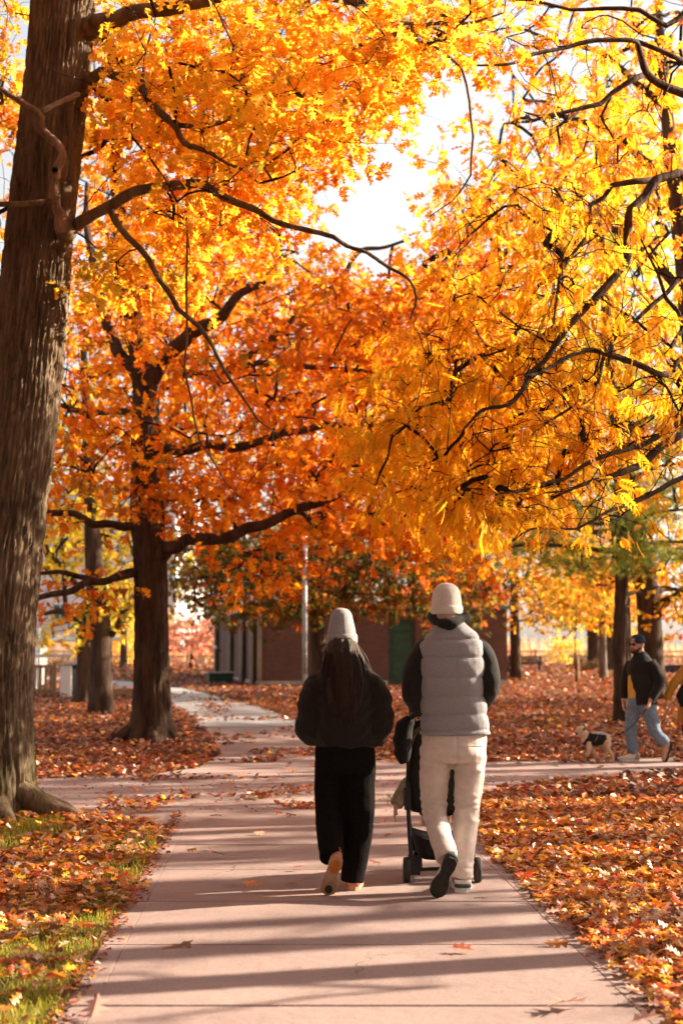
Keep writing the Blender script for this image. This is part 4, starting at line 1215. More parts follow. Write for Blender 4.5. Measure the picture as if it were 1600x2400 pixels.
def bare(x, y):
    """1 where the lawn shows grass instead of leaves"""
    e = (pc(y) - HW) - x                      # distance left of the path edge
    n = perlin(np.stack([x * .9, y * .9, x * 0 + 4.2], 1)) + .5 * perlin(np.stack([x * 2.6, y * 2.6, x * 0 + 9], 1))
    near = np.clip(1 - e / 0.95, 0, 1) * (e > -.05) * (y < 11.5)
    pat = np.clip((n + .08) * 2.2, 0, 1) * (e > 0) * (y < 12.5)
    far = np.clip((n - .42) * 3, 0, 1) * .6 * (y > 18)
    return np.clip(np.maximum(near * (0.9 + n * .6), pat * .9) + far, 0, .97)
for (y0, y1, dens, size, kind, tilt) in [(4.6, 9.5, 1000, .074, 'star', .48), (9.5, 14, 950, .074, 'simple', .48), (14, 22, 420, .092, 'simple', .5), (22, 40, 140, .125, 'chip', .5), (40, 70, 34, .19, 'chip', .45), (70, 105, 8, .34, 'chip', .4)]:
    x, y = scatter(y0, y1, dens)
    out = ~in_path(x, y, -0.04)
    edge = in_path(x, y, 0.0)
    k = out & (r5.random(len(x)) > bare(x, y))
    # drifts blown on to the paths
    dr_ = in_path(x, y, -0.04) & (perlin(np.stack([x * .8, y * .8, x * 0 + 2], 1)) > .25) & (y > 13.0) & (y < 60) & (r5.random(len(x)) < .42) & ((x < -.2) | (y > 18.5))
    k |= dr_
    x, y = x[k], y[k]
    P, Rm, S = lay(x, y, size, tilt, .05 if y0 < 22 else .08)
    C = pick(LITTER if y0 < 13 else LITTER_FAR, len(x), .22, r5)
    if y0 < 9.6:
        px, py, f = to_px(P)
        vis = (px > 5) & (px < 1595) & (py < 2395)
        sc = np.where(vis, S / f, -1)
        near_pool.append((sc, P, Rm, S, C, kind))
        if y0 < 5:
            idx = np.argsort(-sc)[:210]
            NEAR = (P[idx], Rm[idx], S[idx], C[idx])
            km = np.ones(len(P), bool); km[idx] = False
            P, Rm, S, C = P[km], Rm[km], S[km], C[km]
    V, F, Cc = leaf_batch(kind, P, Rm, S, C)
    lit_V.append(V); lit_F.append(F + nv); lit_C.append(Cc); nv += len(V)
# crumbs of leaf and soil along the path edges
nC = 3000
yC = r5.uniform(4.6, 17, nC); sC = np.where(r5.random(nC) < .5, -1, 1)
xC = pc(yC) + sC * (HW - np.abs(r5.normal(0, .05, nC)) + .03)
xC = np.where(yC > 13, r5.uniform(-3.2, 3.0, nC), xC)
P, Rm, S = lay(xC, yC, .038, .4, .01); P[:, 2] = .021 + .006 * r5.random(nC)
V, F, Cc = leaf_batch('simple', P, Rm, S, pick(LITTER_FAR, nC, .25, r5))
lit_V.append(V); lit_F.append(F + nv); lit_C.append(Cc); nv += len(V)
lit = link('leaf_litter', np_mesh('leaf_litter', np.concatenate(lit_V), [np.concatenate(lit_F)], np.concatenate(lit_C)), M['litter'], kind='stuff')
tag(lit, 'carpet of fallen brown and orange leaves covering the lawn', 'leaves')
for o, p in zip(leaf_objects('oak', NEAR[0], NEAR[1], NEAR[2], NEAR[3], M['litter'], None, 'fallen_leaf'), NEAR[0]):
    if p[0] > 0: tag(o, 'fallen leaf lying in the carpet right of the path in the foreground', 'leaf', 'foreground leaves right of the path')
    else: tag(o, 'fallen leaf lying on the grass left of the path in the foreground', 'leaf', 'foreground leaves left of the path')

# single leaves on the concrete
spots = [(456, 2197, 'curled brown leaf on the shaded slab left of the path centre'), (232, 2369, 'crumpled brown leaf at the lower left corner of the path'), (1348, 2334, 'large pale curled leaf near the lower right of the path'),
         (1462, 2378, 'pale leaf by the right path edge at the bottom of the photo'), (1052, 2212, 'flat tan leaf on the slab below the stroller'), (1318, 2199, 'tan leaf close to the right path edge below the lawn corner'),
         (603, 2060, 'bright curled leaf on the sunlit slab left of the woman'), (697, 2063, 'dark flat leaf just left of the woman\'s lifted shoe'), (690, 2030, 'small leaf beside the woman\'s left leg'),
         (590, 2072, 'dark leaf below the bright curled leaf left of the woman'), (890, 2018, 'dark leaf between the woman and the stroller wheel'), (915, 1952, 'tan leaf left of the stroller basket'), (1105, 2101, 'small brown leaf right of the man\'s standing foot')]
bx_, by_, lb_ = [], [], []
for px, py, lab in spots:
    Y = (CAM_H - .02) * FPX / (py - HORIZON)
    bx_.append((px - 800) / FPX * Y); by_.append(Y); lb_.append(lab)
while len(bx_) < 100:
    y = math.sqrt(r5.uniform(8.5 ** 2, 19.5 ** 2)); x = r5.uniform(-.26, .25) * y
    if in_path(np.array([x]), np.array([y]), -.05)[0] and not (abs(x - .35) < .75 and 8 < y < 10.5):
        bx_.append(x); by_.append(y); lb_.append(None)
P, Rm, S = lay(np.array(bx_), np.array(by_), .135, .28, .004)
P[:, 2] = .045
S[2] = .19; S[0] = .16; S[1] = .16
C = pick([(3, (.30, .14, .07)), (2, (.42, .26, .17)), (1.5, (.55, .2, .04)), (1, (.2, .08, .04))], len(bx_), .2, r5)
C[2] = (.5, .36, .28); C[3] = (.5, .34, .25)
for i, o in enumerate(leaf_objects('oak', P, Rm, S, C, M['litter'], None, 'fallen_leaf')):
    if lb_[i]: tag(o, lb_[i], 'leaf', 'leaves on the path')
    else: tag(o, 'dry fallen leaf scattered on the concrete around and beyond the couple', 'leaf', 'leaves on the path')

# grass showing between the leaves
GR = [(4, (.30, .31, .03)), (3.5, (.42, .39, .04)), (1.5, (.40, .34, .06)), (1, (.12, .15, .02))]
gV, gF, gC, nv = [], [], [], 0
for (y0, y1, dens, size) in [(4.6, 9, 4200, .055), (9, 13.5, 1500, .08), (19, 34, 60, .14)]:
    x, y = scatter(y0, y1, dens, .33)
    k = (~in_path(x, y, 0.0)) & (r5.random(len(x)) < bare(x, y) ** 1.3 * (1 if y0 < 15 else .6))
    x, y = x[k], y[k]
    n = len(x)
    D = np.stack([r5.normal(0, .45, n), r5.normal(0, .45, n), np.ones(n)], 1)
    N = r5.normal(0, 1, (n, 3))
    P = np.stack([x, y, gh(y) - .005], 1)
    V, F, Cc = leaf_batch('blade', P, frames(D, N), size * r5.uniform(.5, 1.3, n), pick(GR, n, .2, r5))
    gV.append(V); gF.append(F + nv); gC.append(Cc); nv += len(V)
g = link('grass', np_mesh('grass', np.concatenate(gV), [np.concatenate(gF)], np.concatenate(gC)), M['grass'], kind='stuff')
tag(g, 'green grass showing along the left path edge and between leaves', 'grass')
# ---------------------------------------------------------------- buildings and park furniture
def local(name, label, cat, loc, rz=0.0, group=None):
    o = thing(name, label, cat, loc, group)
    o.rotation_euler = (0, 0, rz)
    return o
def part(root, name, acc, mat, smooth=False, parent=None, bevel=0):
    o = bpy.data.objects.new(name, acc.mesh(name, smooth) if isinstance(acc, Acc) else acc)
    COL.objects.link(o)
    o.data.materials.append(mat)
    o.parent = parent or root
    if bevel:
        md = o.modifiers.new('bevel', 'BEVEL'); md.width = bevel; md.segments = 2; md.limit_method = 'ANGLE'
    return o
def bx(*a):
    A = Acc(); A.box(*a); return A

def brick_mat(name, c1, c2, mortar, bw=.215, bh=.075):
    m, nt, p, out = new_mat(name)
    tc = nt.nodes.new('ShaderNodeTexCoord')
    sx = nt.nodes.new('ShaderNodeSeparateXYZ'); cx = nt.nodes.new('ShaderNodeCombineXYZ')
    ad = nt.nodes.new('ShaderNodeMath'); ad.operation = 'ADD'
    nt.links.new(tc.outputs['Object'], sx.inputs[0])
    nt.links.new(sx.outputs[0], ad.inputs[0]); nt.links.new(sx.outputs[1], ad.inputs[1])
    nt.links.new(ad.outputs[0], cx.inputs[0]); nt.links.new(sx.outputs[2], cx.inputs[1])
    b = nt.nodes.new('ShaderNodeTexBrick')
    b.inputs['Scale'].default_value = 1.0
    b.inputs['Brick Width'].default_value = bw
    b.inputs['Row Height'].default_value = bh
    b.inputs['Mortar Size'].default_value = .008
    b.inputs['Color1'].default_value = (*c1, 1); b.inputs['Color2'].default_value = (*c2, 1); b.inputs['Mortar'].default_value = (*mortar, 1)
    nt.links.new(cx.outputs[0], b.inputs['Vector'])
    n = nt.nodes.new('ShaderNodeTexNoise'); n.inputs['Scale'].default_value = 1.3; n.inputs['Detail'].default_value = 6
    nt.links.new(tc.outputs['Object'], n.inputs['Vector'])
    mr = nt.nodes.new('ShaderNodeMapRange'); mr.inputs['To Min'].default_value = .6; mr.inputs['To Max'].default_value = 1.35
    nt.links.new(n.outputs['Fac'], mr.inputs[0])
    mu = nt.nodes.new('ShaderNodeMix'); mu.data_type = 'RGBA'; mu.blend_type = 'MULTIPLY'; mu.inputs[0].default_value = 1
    nt.links.new(b.outputs['Color'], mu.inputs[6]); nt.links.new(mr.outputs[0], mu.inputs[7])
    nt.links.new(mu.outputs[2], p.inputs['Base Color'])
    p.inputs['Roughness'].default_value = .85
    bp = nt.nodes.new('ShaderNodeBump'); bp.inputs['Strength'].default_value = .6; bp.inputs['Distance'].default_value = .01; bp.invert = True
    nt.links.new(b.outputs['Fac'], bp.inputs['Height']); nt.links.new(bp.outputs[0], p.inputs['Normal'])
    return m
M['brick'] = brick_mat('brown brick', (.10, .038, .028), (.14, .056, .04), (.115, .08, .065))
M['plinth'] = noise_mat('plinth concrete', (.32, .29, .26), (.45, .41, .37), 3, .85, .3)
M['flash'] = noise_mat('teal coping metal', (.10, .17, .18), (.16, .24, .25), 3, .45, metal=.6)
M['steel_brown'] = noise_mat('brown painted steel', (.07, .05, .035), (.11, .08, .055), 4, .6)
M['steel_tan'] = noise_mat('tan trim', (.22, .175, .13), (.28, .225, .165), 4, .7)
M['door_green'] = noise_mat('dark green door paint', (.018, .055, .035), (.03, .08, .05), 5, .5)
M['galv'] = noise_mat('galvanised steel', (.30, .32, .34), (.44, .46, .48), 9, .42, metal=.55)
M['white_paint'] = noise_mat('white paint', (.72, .71, .68), (.82, .81, .78), 3, .55)
M['timber'] = noise_mat('weathered timber', (.26, .15, .08), (.42, .27, .15), 6, .8, .4, 40, (1, 1, 6))
M['dark_wood'] = noise_mat('dark bench timber', (.035, .028, .022), (.07, .055, .045), 8, .7, .3, 40)
M['iron'] = noise_mat('black iron', (.015, .015, .015), (.03, .03, .03), 8, .5, metal=.4)
M['pale_render'] = noise_mat('pale apartment render', (.52, .50, .50), (.62, .60, .59), .6, .8)
gm, gnt, gp, _ = new_mat('window glass'); gp.inputs['Base Color'].default_value = (.05, .07, .09, 1); gp.inputs['Roughness'].default_value = .08; M['glass'] = gm

ang = math.atan2(.17, .985)
z0 = float(gh(54)) - .02
hb = local('brick_building', 'low brown brick park building with green door behind the dark maple', 'building', (-3.16, 54, z0), ang)
U, W, H = 9.75, 20.0, 3.0
d0, d1, dh = 5.0, 6.1, 2.62
A = Acc(); A.box(0.30, d0, 0, .3, .25, H); A.box(d1, U, 0, .3, .25, H); A.box(d0, d1, 0, .3, dh, H); part(hb, 'front_wall', A, M['brick'])
part(hb, 'side_wall', bx(0, .3, 0, W, .25, H), M['brick'])
part(hb, 'side_wall', bx(U - .3, U, .3, W, .25, H), M['brick'])
part(hb, 'rear_wall', bx(.3, U - .3, W - .3, W, .25, H), M['brick'])
A = Acc(); A.box(-.05, d0, -.05, .35, -.1, .25); A.box(d1, U + .05, -.05, .35, -.1, .25); A.box(-.05, .35, .35, W + .05, -.1, .25); part(hb, 'plinth', A, M['plinth'])
part(hb, 'roof', bx(-.12, U + .12, -.12, W + .12, H + .003, H + .14), M['flash'])
part(hb, 'upper_block', bx(U - 2.0, U - .16, 1.2, 6, H + .1, 3.98), M['brick'])
part(hb, 'upper_coping', bx(U - 2.08, U - .08, 1.12, 6.08, 3.983, 4.08), M['flash'])
dr_ = part(hb, 'door', bx(d0 + .07, d1 - .07, .10, .16, .03, dh - .5), M['door_green'], bevel=.006)
part(hb, 'door_panel', bx(d0 + .20, d1 - .20, .085, .11, .35, 1.05), M['door_green'], parent=dr_, bevel=.01)
part(hb, 'door_panel', bx(d0 + .20, d1 - .20, .085, .11, 1.2, 1.95), M['door_green'], parent=dr_, bevel=.01)
A = Acc(); A.tube([(d1 - .18, .10, 1.0), (d1 - .18, .04, 1.0), (d1 - .28, .04, 1.0)], .012, 8); part(hb, 'door_handle', A, M['galv'], parent=dr_)
part(hb, 'transom', bx(d0 + .07, d1 - .07, .11, .15, dh - .48, dh - .07), M['door_green'])
A = Acc(); A.box(d0, d0 + .07, .06, .22, 0, dh); A.box(d1 - .07, d1, .06, .22, 0, dh); A.box(d0 + .07, d1 - .07, .06, .22, dh - .07, dh); part(hb, 'door_frame', A, M['steel_brown'])
for v in (.25, 4.2, 9.4, 17.0):
    p_ = part(hb, 'pilaster', bx(-.16, -.003, v, v + .55, -.05, H), M['steel_brown'])
    part(hb, 'trim', bx(-.20, -.162, v + .55, v + .80, -.05, H - .02), M['steel_tan'], parent=p_)
    part(hb, 'trim', bx(-.20, -.162, v - .12, v - .003, -.05, H - .02), M['steel_tan'], parent=p_)
part(hb, 'corner_trim', bx(-.03, .14, -.16, -.053, .26, H - .02), M['steel_tan'])
A = Acc()
for k in range(6):
    a0 = -math.pi / 2 + math.pi * k / 6; a1 = -math.pi / 2 + math.pi * (k + 1) / 6
A.tube([(-.32, 15.6, 1.42 + .26 * t) for t in np.linspace(0, 1, 9)], [max(.004, .13 * math.sin(math.pi * t)) for t in np.linspace(0.02, .98, 9)], 14)
gl = part(hb, 'wall_lamp', A, M['white_paint'], True)
A = Acc(); A.tube([(-.003, 15.6, 1.40), (-.2, 15.6, 1.40), (-.32, 15.6, 1.43)], .025, 8); part(hb, 'bracket', A, M['iron'], parent=gl)

# low box beside the building
sb = local('storage_box', 'low grey-green storage box by the corner of the brick building', 'box', (at(516, 1500, 58)[0], 58, float(gh(58))), .3)
part(sb, 'body', bx(-.5, .5, -.25, .25, .12, .42), M['door_green'], bevel=.02)
part(sb, 'lid', bx(-.55, .55, -.3, .3, .423, .50), M['plinth'], bevel=.02)
for sx_ in (-.42, .34):
    part(sb, 'foot', bx(sx_, sx_ + .08, -.2, .2, -.02, .12), M['iron'])

# lamp post
lp = local('lamp_post', 'tall grey metal lamp post in front of the brick building', 'lamp post', (at(714, 1500, 40.5)[0], 40.5, float(gh(40.5))))
A = Acc(); A.tube([(0, 0, 0), (0, 0, 2.6), (0, 0, 5.25)], [.075, .065, .055], 14); part(lp, 'pole', A, M['galv'], True)
A = Acc(); A.box(-.16, .16, -.16, .16, -.02, .03); A.tube([(0, 0, .03), (0, 0, .18)], [.12, .09], 14); part(lp, 'base', A, M['galv'])
A = Acc(); A.tube([(0, 0, 5.05), (-.12, 0, 5.20), (-.5, -.05, 5.27)], .03, 10); part(lp, 'arm', A, M['galv'], True)
A = Acc(); A.tube([(-.42, -.05, 5.27), (-.55, -.05, 5.28), (-.8, -.06, 5.29), (-.98, -.06, 5.27)], [(.06, .05), (.13, .06), (.12, .05), (.03, .02)], 12, side=(0, 1, 0)); part(lp, 'lamp_head', A, M['galv'], True)
A = Acc(); A.tube([(.06, -.02, 3.45), (.11, -.02, 3.53), (.11, -.02, 3.70), (.06, -.02, 3.78)], [.03, .08, .08, .03], 12); part(lp, 'sensor_box', A, M['galv'], True)
part(lp, 'access_cover', bx(-.045, .045, -.085, -.068, .5, .8), M['galv'])

# park bench facing the lake
bn = local('park_bench', 'dark slatted park bench facing the lake beside the straight grey trunk', 'bench', (at(1226, 1500, 80)[0], 80, float(gh(80))), 0)
for i in range(4): part(bn, 'slat', bx(-1.0, 1.0, -.26 + .0 - i * .0 + .02 * i, -.23 + .02 * i, .46 + i * .11, .54 + i * .11), M['dark_wood'])
for i in range(4): part(bn, 'slat', bx(-1.0, 1.0, -.20 + i * .12, -.11 + i * .12, .42, .455), M['dark_wood'])
for s in (-.88, .82):
    A = Acc(); A.box(s, s + .06, -.27, -.225, -.03, .92); A.box(s, s + .06, .22, .27, -.03, .42); A.box(s, s + .06, -.225, .22, .36, .41)
    part(bn, 'leg', A, M['iron'])

# chain-link fence, timber railing and white kiosk on the left
cf = local('chain_link_fence', 'tall chain-link fence with white rails behind the timber railing', 'fence', (-8.6, 46.5, float(gh(46.5))), math.pi)
for i, x in enumerate(np.arange(0, 7.3, .62 * 1.0)):
    if i % 2 == 0:
        A = Acc(); A.tube([(x, 0, -.1), (x, 0, 2.35)], .035, 8); part(cf, 'post', A, M['white_paint'], True)
for z in (1.25, 2.32):
    A = Acc(); A.box(-.02, 7.4, -.055, -.036, z - .05, z + .05); part(cf, 'rail', A, M['white_paint'])
A = Acc()
for k in np.arange(-2.4, 7.4, .075):
    for s in (1, -1):
        x0 = k if s == 1 else k + 2.3; x1 = x0 + 2.3 * s
        t0, t1 = 0.0, 1.0
        lo, hi = (0 - x0) / (x1 - x0), (7.4 - x0) / (x1 - x0)
        if lo > hi: lo, hi = hi, lo
        t0, t1 = max(0, lo), min(1, hi)
        if t1 <= t0: continue
        A.tube([(x0 + (x1 - x0) * t0, .01 * s, .03 + 2.27 * t0), (x0 + (x1 - x0) * t1, .01 * s, .03 + 2.27 * t1)], .0035, 3, False)
o = part(cf, 'wire_mesh', A, M['galv']); o['kind'] = 'stuff'
rl = local('timber_railing', 'low tan timber railing with upright pickets at the far left', 'railing', (-8.95, 44.5, float(gh(44.5))), math.pi)
for x in np.arange(.03, 5.4, .165):
    part(rl, 'picket', bx(x, x + .075, -.02, .015, .10, 1.0), M['timber'], bevel=.005)
for z in (.16, .9): part(rl, 'rail', bx(0, 5.5, .018, .07, z, z + .09), M['timber'])
for x in (-.10, 1.75, 3.6, 5.5): part(rl, 'post', bx(x, x + .11, -.05, .06, -.1, 1.08), M['timber'])
kw = local('white_kiosk', 'white painted low hut catching the sun behind the timber railing', 'hut', (-12.2, 51.5, float(gh(51))), -.95)
part(kw, 'wall', bx(-3, 3, 0, .15, -.1, 1.75), M['white_paint'])
part(kw, 'side_wall', bx(-3, -2.85, .15, 3, -.1, 1.75), M['white_paint'])
part(kw, 'roof', bx(-3.2, 3.2, -.2, 3.2, 1.753, 1.9), M['galv'])
for x in (-2.2, -.6, 1.0): 
    w_ = part(kw, 'shutter', bx(x, x + 1.1, -.04, -.003, .7, 1.5), M['galv'])
ub = local('utility_cabinet', 'white utility cabinet standing at the right end of the timber railing', 'cabinet', (at(158, 1500, 44)[0], 44, float(gh(44))), 0)
part(ub, 'body', bx(-.16, .16, -.15, .15, 0, .98), M['white_paint'], bevel=.01)
part(ub, 'cap', bx(-.19, .19, -.18, .18, .983, 1.03), M['galv'], bevel=.01)
part(ub, 'door_seam', bx(-.13, .13, -.158, -.152, .1, .9), M['white_paint'])
wb_ = local('waste_bin', 'blue-grey waste bin beside the white utility cabinet', 'bin', (at(177, 1500, 44.3)[0], 44.3, float(gh(44))), 0)
A = Acc(); A.tube([(0, 0, 0), (0, 0, .45), (0, 0, .9)], [.19, .2, .21], 16); part(wb_, 'body', A, noise_mat('blue-grey plastic', (.10, .13, .18), (.15, .18, .24), 4, .5), True)
A = Acc(); A.tube([(0, 0, .903), (0, 0, .97), (0, 0, 1.03)], [.225, .22, .1], 16); part(wb_, 'lid', A, M['iron'], True)

ab = local('apartment_building', 'pale apartment block showing through branches at the far left', 'building', (-24, 130, .4), -.12)
part(ab, 'wall', bx(-9, 9, 0, 12, -.5, 16), M['pale_render'])
part(ab, 'roof', bx(-9.3, 9.3, -.3, 12.3, 16.003, 16.5), M['plinth'])
for fl in range(5):
    for k in range(6):
        x = -8.2 + k * 2.9; z = .9 + fl * 3.05
        w_ = part(ab, 'window', bx(x, x + 1.5, -.06, -.004, z, z + 1.6), M['white_paint'])
        part(ab, 'pane', bx(x + .1, x + .71, -.075, -.063, z + .1, z + 1.5), M['glass'], parent=w_)
        part(ab, 'pane', bx(x + .79, x + 1.4, -.075, -.063, z + .1, z + 1.5), M['glass'], parent=w_)

te = local('timber_edging', 'low brown timber edging between the dark trunks beside the far path', 'edging', (at(300, 1500, 43)[0], 43, float(gh(43))), .05)
for i in range(2): part(te, 'sleeper', bx(-.75, .75, -.1, .1, -.02 + i * .17, .145 + i * .17), M['timber'], bevel=.01)
lw = local('low_wall', 'low dark stone wall at the far right edge', 'wall', (at(1600, 1500, 78)[0], 78, float(gh(78))), 0)
for i in range(5): part(lw, 'stone', bx(-1.5 + i * .75, -.77 + i * .75, -.25, .25, -.05, .42 + .02 * (i % 2)), M['plinth'] if False else M['dark_wood'], bevel=.03)

# waterside post-and-rail fence
rf = local('rail_fence', 'low timber post-and-rail fence along the waterside promenade', 'fence', (0, 111.2, float(gh(111))), 0)
for x in np.arange(-33, 34, 3.0): part(rf, 'post', bx(x, x + .14, -.07, .07, -.1, 1.05), M['timber'])
for z in (.45, .85): part(rf, 'rail', bx(-33, 33.1, -.12, -.072, z, z + .12), M['timber'])

# reeds on the bank and shrubs
RE = [(3, (.55, .33, .22)), (2, (.62, .42, .30)), (1, (.42, .24, .15)), (.6, (.6, .42, .12))]
n = 15000
x = r5.uniform(-45, 48, n); y = r5.uniform(114, 127, n)
hgt = r5.uniform(.7, 1.15, n) * (1.7 + 1.0 * perlin(np.stack([x * .12, y * .1, x * 0], 1)))
D = np.stack([r5.normal(0, .12, n), r5.normal(0, .12, n), np.ones(n)], 1)
V, F, Cc = leaf_batch('blade', np.stack([x, y, gh(y) - .1], 1), frames(D, r5.normal(0, 1, (n, 3))), np.maximum(hgt, .5), pick(RE, n, .15, r5))
rd = link('reeds', np_mesh('reeds', V, [F], Cc), M['leaf_dull'], kind='stuff')
tag(rd, 'pinkish tan reeds along the lake bank', 'reeds')
def shrub(name, label, c, rad, h, pal, n, size, seed, cat='shrub'):
    t = Tree(name, label, (c[0], c[1], float(gh(c[1]))), seed, None, 'bark_dark', cat)
    b = np.array([c[0], c[1], float(gh(c[1]))])
    for k in range(7):
        a = k * .9
        t.limb([b, b + np.array([math.cos(a) * rad * .3, math.sin(a) * rad * .3, h * .4]), b + np.array([math.cos(a) * rad * .7, math.sin(a) * rad * .7, h * .75])], [.02, .015, .008], step=.3)
    q = t.r.normal(0, 1, (n, 3)); q /= np.linalg.norm(q, axis=1)[:, None]; q *= t.r.random((n, 1)) ** .4
    cl = b + np.array([0, 0, h * .55]) + q * np.array([rad, rad, h * .5])
    t.wood(limb_name='stem')
    t.leaves(cl, q, 3, 6, rad * .28, 'simple', size, pal, M['leaf_dull'], .1, stems=False)
shrub('yellow_shrub', 'bright yellow shrub in front of the reeds right of the bench', (at(1325, 1500, 104)[0], 104), 1.5, 1.9, [(2, (.8, .55, .08)), (1, (.75, .42, .08))], 60, .2, 91)
shrub('dark_shrub', 'low dark shrub at the foot of the thick far trunk', (at(1378, 1500, 83)[0], 83), .9, .6, [(2, (.12, .07, .04)), (1, (.2, .12, .06))], 40, .14, 92)
shrub('yellow_shrub', 'tall golden bush glowing behind the slim straight trunk on the left', (at(300, 1500, 104)[0], 104), 3.2, 4.2, [(2, (.82, .52, .08)), (1, (.8, .4, .1))], 130, .3, 93)
# ---------------------------------------------------------------- people, stroller, dog
TMP = bpy.data.scenes.new('workbench_scene')
def sculpt(acc, voxel, smooth=6, post=None, name='body', dec=None):
    """fuse overlapping tubes into one continuous smooth surface"""
    me0 = acc.mesh('tmp')
    ob = bpy.data.objects.new('tmp', me0)
    TMP.collection.objects.link(ob)
    md = ob.modifiers.new('r', 'REMESH'); md.mode = 'VOXEL'; md.voxel_size = voxel; md.use_smooth_shade = True
    if smooth:
        s = ob.modifiers.new('s', 'SMOOTH'); s.iterations = smooth; s.factor = .5
    vl = TMP.view_layers[0]
    vl.update()
    me = bpy.data.meshes.new_from_object(ob.evaluated_get(vl.depsgraph))
    me.name = name
    bpy.data.objects.remove(ob); bpy.data.meshes.remove(me0)
    if post:
        n = len(me.vertices)
        V = np.zeros(n * 3, np.float32); N = np.zeros(n * 3, np.float32)
        me.vertices.foreach_get('co', V); me.vertices.foreach_get('normal', N)
        V = V.reshape(-1, 3).astype(float); N = N.reshape(-1, 3).astype(float)
        V = post(V, N)
        me.vertices.foreach_set('co', V.astype(np.float32).ravel())
        me.update()
    return me
def rings(acc, rows, k=20, power=2.3, side=(1, 0, 0)):
    """rows: (z, cx, cy, rx, ry) stacked upwards"""
    acc.tube([(r[1], r[2], r[0]) for r in rows], [(r[3], r[4]) for r in rows], k, True, side, power=power)
def tb(acc, pts, rad, k=12):
    n = len(pts)
    P, r = spline(pts, .04, rad)
    # rounded ends
    d0 = (P[0] - P[1]); d0 /= np.linalg.norm(d0); d1 = (P[-1] - P[-2]); d1 /= np.linalg.norm(d1)
    P = np.vstack([P[0] + d0 * r[0] * .6, P[0] + d0 * r[0] * .35, P, P[-1] + d1 * r[-1] * .35, P[-1] + d1 * r[-1] * .6])
    r = np.concatenate([[r[0] * .4, r[0] * .8], r, [r[-1] * .8, r[-1] * .4]])
    acc.tube(P, r, k)
def tbo(acc, pts, rad, k=14):
    P, r = spline(pts, .04, rad)
    acc.tube(P, r, k)
def head(acc, chin, f, s=1.0):
    """head with nose, brow, ears and chin; f = facing direction on the ground"""
    f = np.array([f[0], f[1], 0.0]); f /= np.linalg.norm(f)
    rt = np.array([f[1], -f[0], 0.0]); c = np.array(chin, float)
    rows = [(0, .055, .03, .03), (.02, .045, .048, .055), (.06, .022, .062, .082), (.10, .008, .072, .097), (.145, 0, .077, .102), (.185, -.004, .072, .096), (.215, -.006, .05, .07), (.232, -.006, .02, .03)]
    acc.tube([c + np.array([0, 0, r[0] * s]) + f * r[1] * s for r in rows], [(r[2] * s, r[3] * s) for r in rows], 18, True, rt)
    q = lambda a, b, z: c + rt * a * s + f * b * s + np.array([0, 0, z * s])
    acc.tube([q(0, .098, .125), q(0, .112, .10), q(0, .122, .082), q(0, .105, .074)], np.array([.008, .012, .016, .010]) * s, 8)
    acc.tube([q(-.05, .085, .132), q(0, .100, .135), q(.05, .085, .132)], np.array([.008, .012, .008]) * s, 8)
    for e in (-1, 1):
        acc.tube([q(e * .074, -.005, .09), q(e * .086, -.012, .115), q(e * .080, -.012, .145)], np.array([.010, .016, .010]) * s, 8)
    acc.tube([q(-.028, .094, .052), q(0, .103, .053), q(.028, .094, .052)], np.array([.006, .009, .006]) * s, 8)
def hand(acc, wrist, d, pn, s=1.0, curl=.6, thumb=1):
    """palm and five fingers; d = pointing direction, pn = palm normal"""
    d = np.array(d, float); d /= np.linalg.norm(d); pn = np.array(pn, float); pn -= d * pn.dot(d); pn /= np.linalg.norm(pn)
    sd = np.cross(d, pn) * thumb; w = np.array(wrist, float)
    acc.tube([w - d * .02 * s, w + d * .03 * s, w + d * .07 * s, w + d * .09 * s], [(.026 * s, .018 * s), (.036 * s, .016 * s), (.040 * s, .015 * s), (.036 * s, .012 * s)], 10, True, sd)
    for i, (o, L) in enumerate([(.030, .068), (.010, .078), (-.010, .072), (-.029, .056)]):
        p = w + d * .085 * s + sd * o * s
        a1 = curl * .5; a2 = curl * 1.3; a3 = curl * 2.0
        u = lambda a: d * math.cos(a) + pn * math.sin(a)
        p1 = p + u(a1) * L * .45 * s; p2 = p1 + u(a2) * L * .32 * s; p3 = p2 + u(a3) * L * .25 * s
        acc.tube([p - d * .02 * s, p, p1, p2, p3], np.array([.009, .009, .0085, .008, .006]) * s, 7)
    t0 = w + d * .025 * s + sd * .03 * s
    t1 = t0 + (d * .6 + sd * .7 + pn * .3) * .035 * s; t2 = t1 + (d * .85 + sd * .2 + pn * .5) * .03 * s
    acc.tube([t0 - sd * .015 * s, t0, t1, t2], np.array([.011, .012, .010, .007]) * s, 7)
def wrinkle(amp, fz=16, fx=5, seed=0):
    def f(V, N):
        n = perlin(np.stack([V[:, 0] * fx + seed, V[:, 1] * fx, V[:, 2] * fz], 1)) + .5 * perlin(np.stack([V[:, 0] * fx * 2 + V[:, 2] * 9, V[:, 1] * fx * 2, V[:, 2] * fz * 1.3 + seed], 1))
        return V + N * (amp * n)[:, None]
    return f
def put(root, name, me, mat, parent=None, label=None):
    o = bpy.data.objects.new(name, me); COL.objects.link(o)
    if len(me.materials) == 0: me.materials.append(mat)
    o.parent = parent or root
    if label: o['label'] = label
    return o
def cloth(name, c1, c2, scale=60, bump=.25, rough=.9, sheen=.0):
    return noise_mat(name, c1, c2, scale, rough, bump, scale * 5, sheen=sheen)
M['skin'] = noise_mat('skin', (.50, .27, .19), (.58, .33, .24), 12, .5)
M['knit_cream'] = cloth('cream knit', (.68, .61, .55), (.77, .70, .64), 90, .5)
M['knit_grey'] = cloth('pale grey knit', (.31, .295, .305), (.38, .365, .375), 90, .5)
M['vest'] = cloth('grey vest cloth', (.25, .245, .265), (.32, .315, .335), 150, .3, sheen=.1)
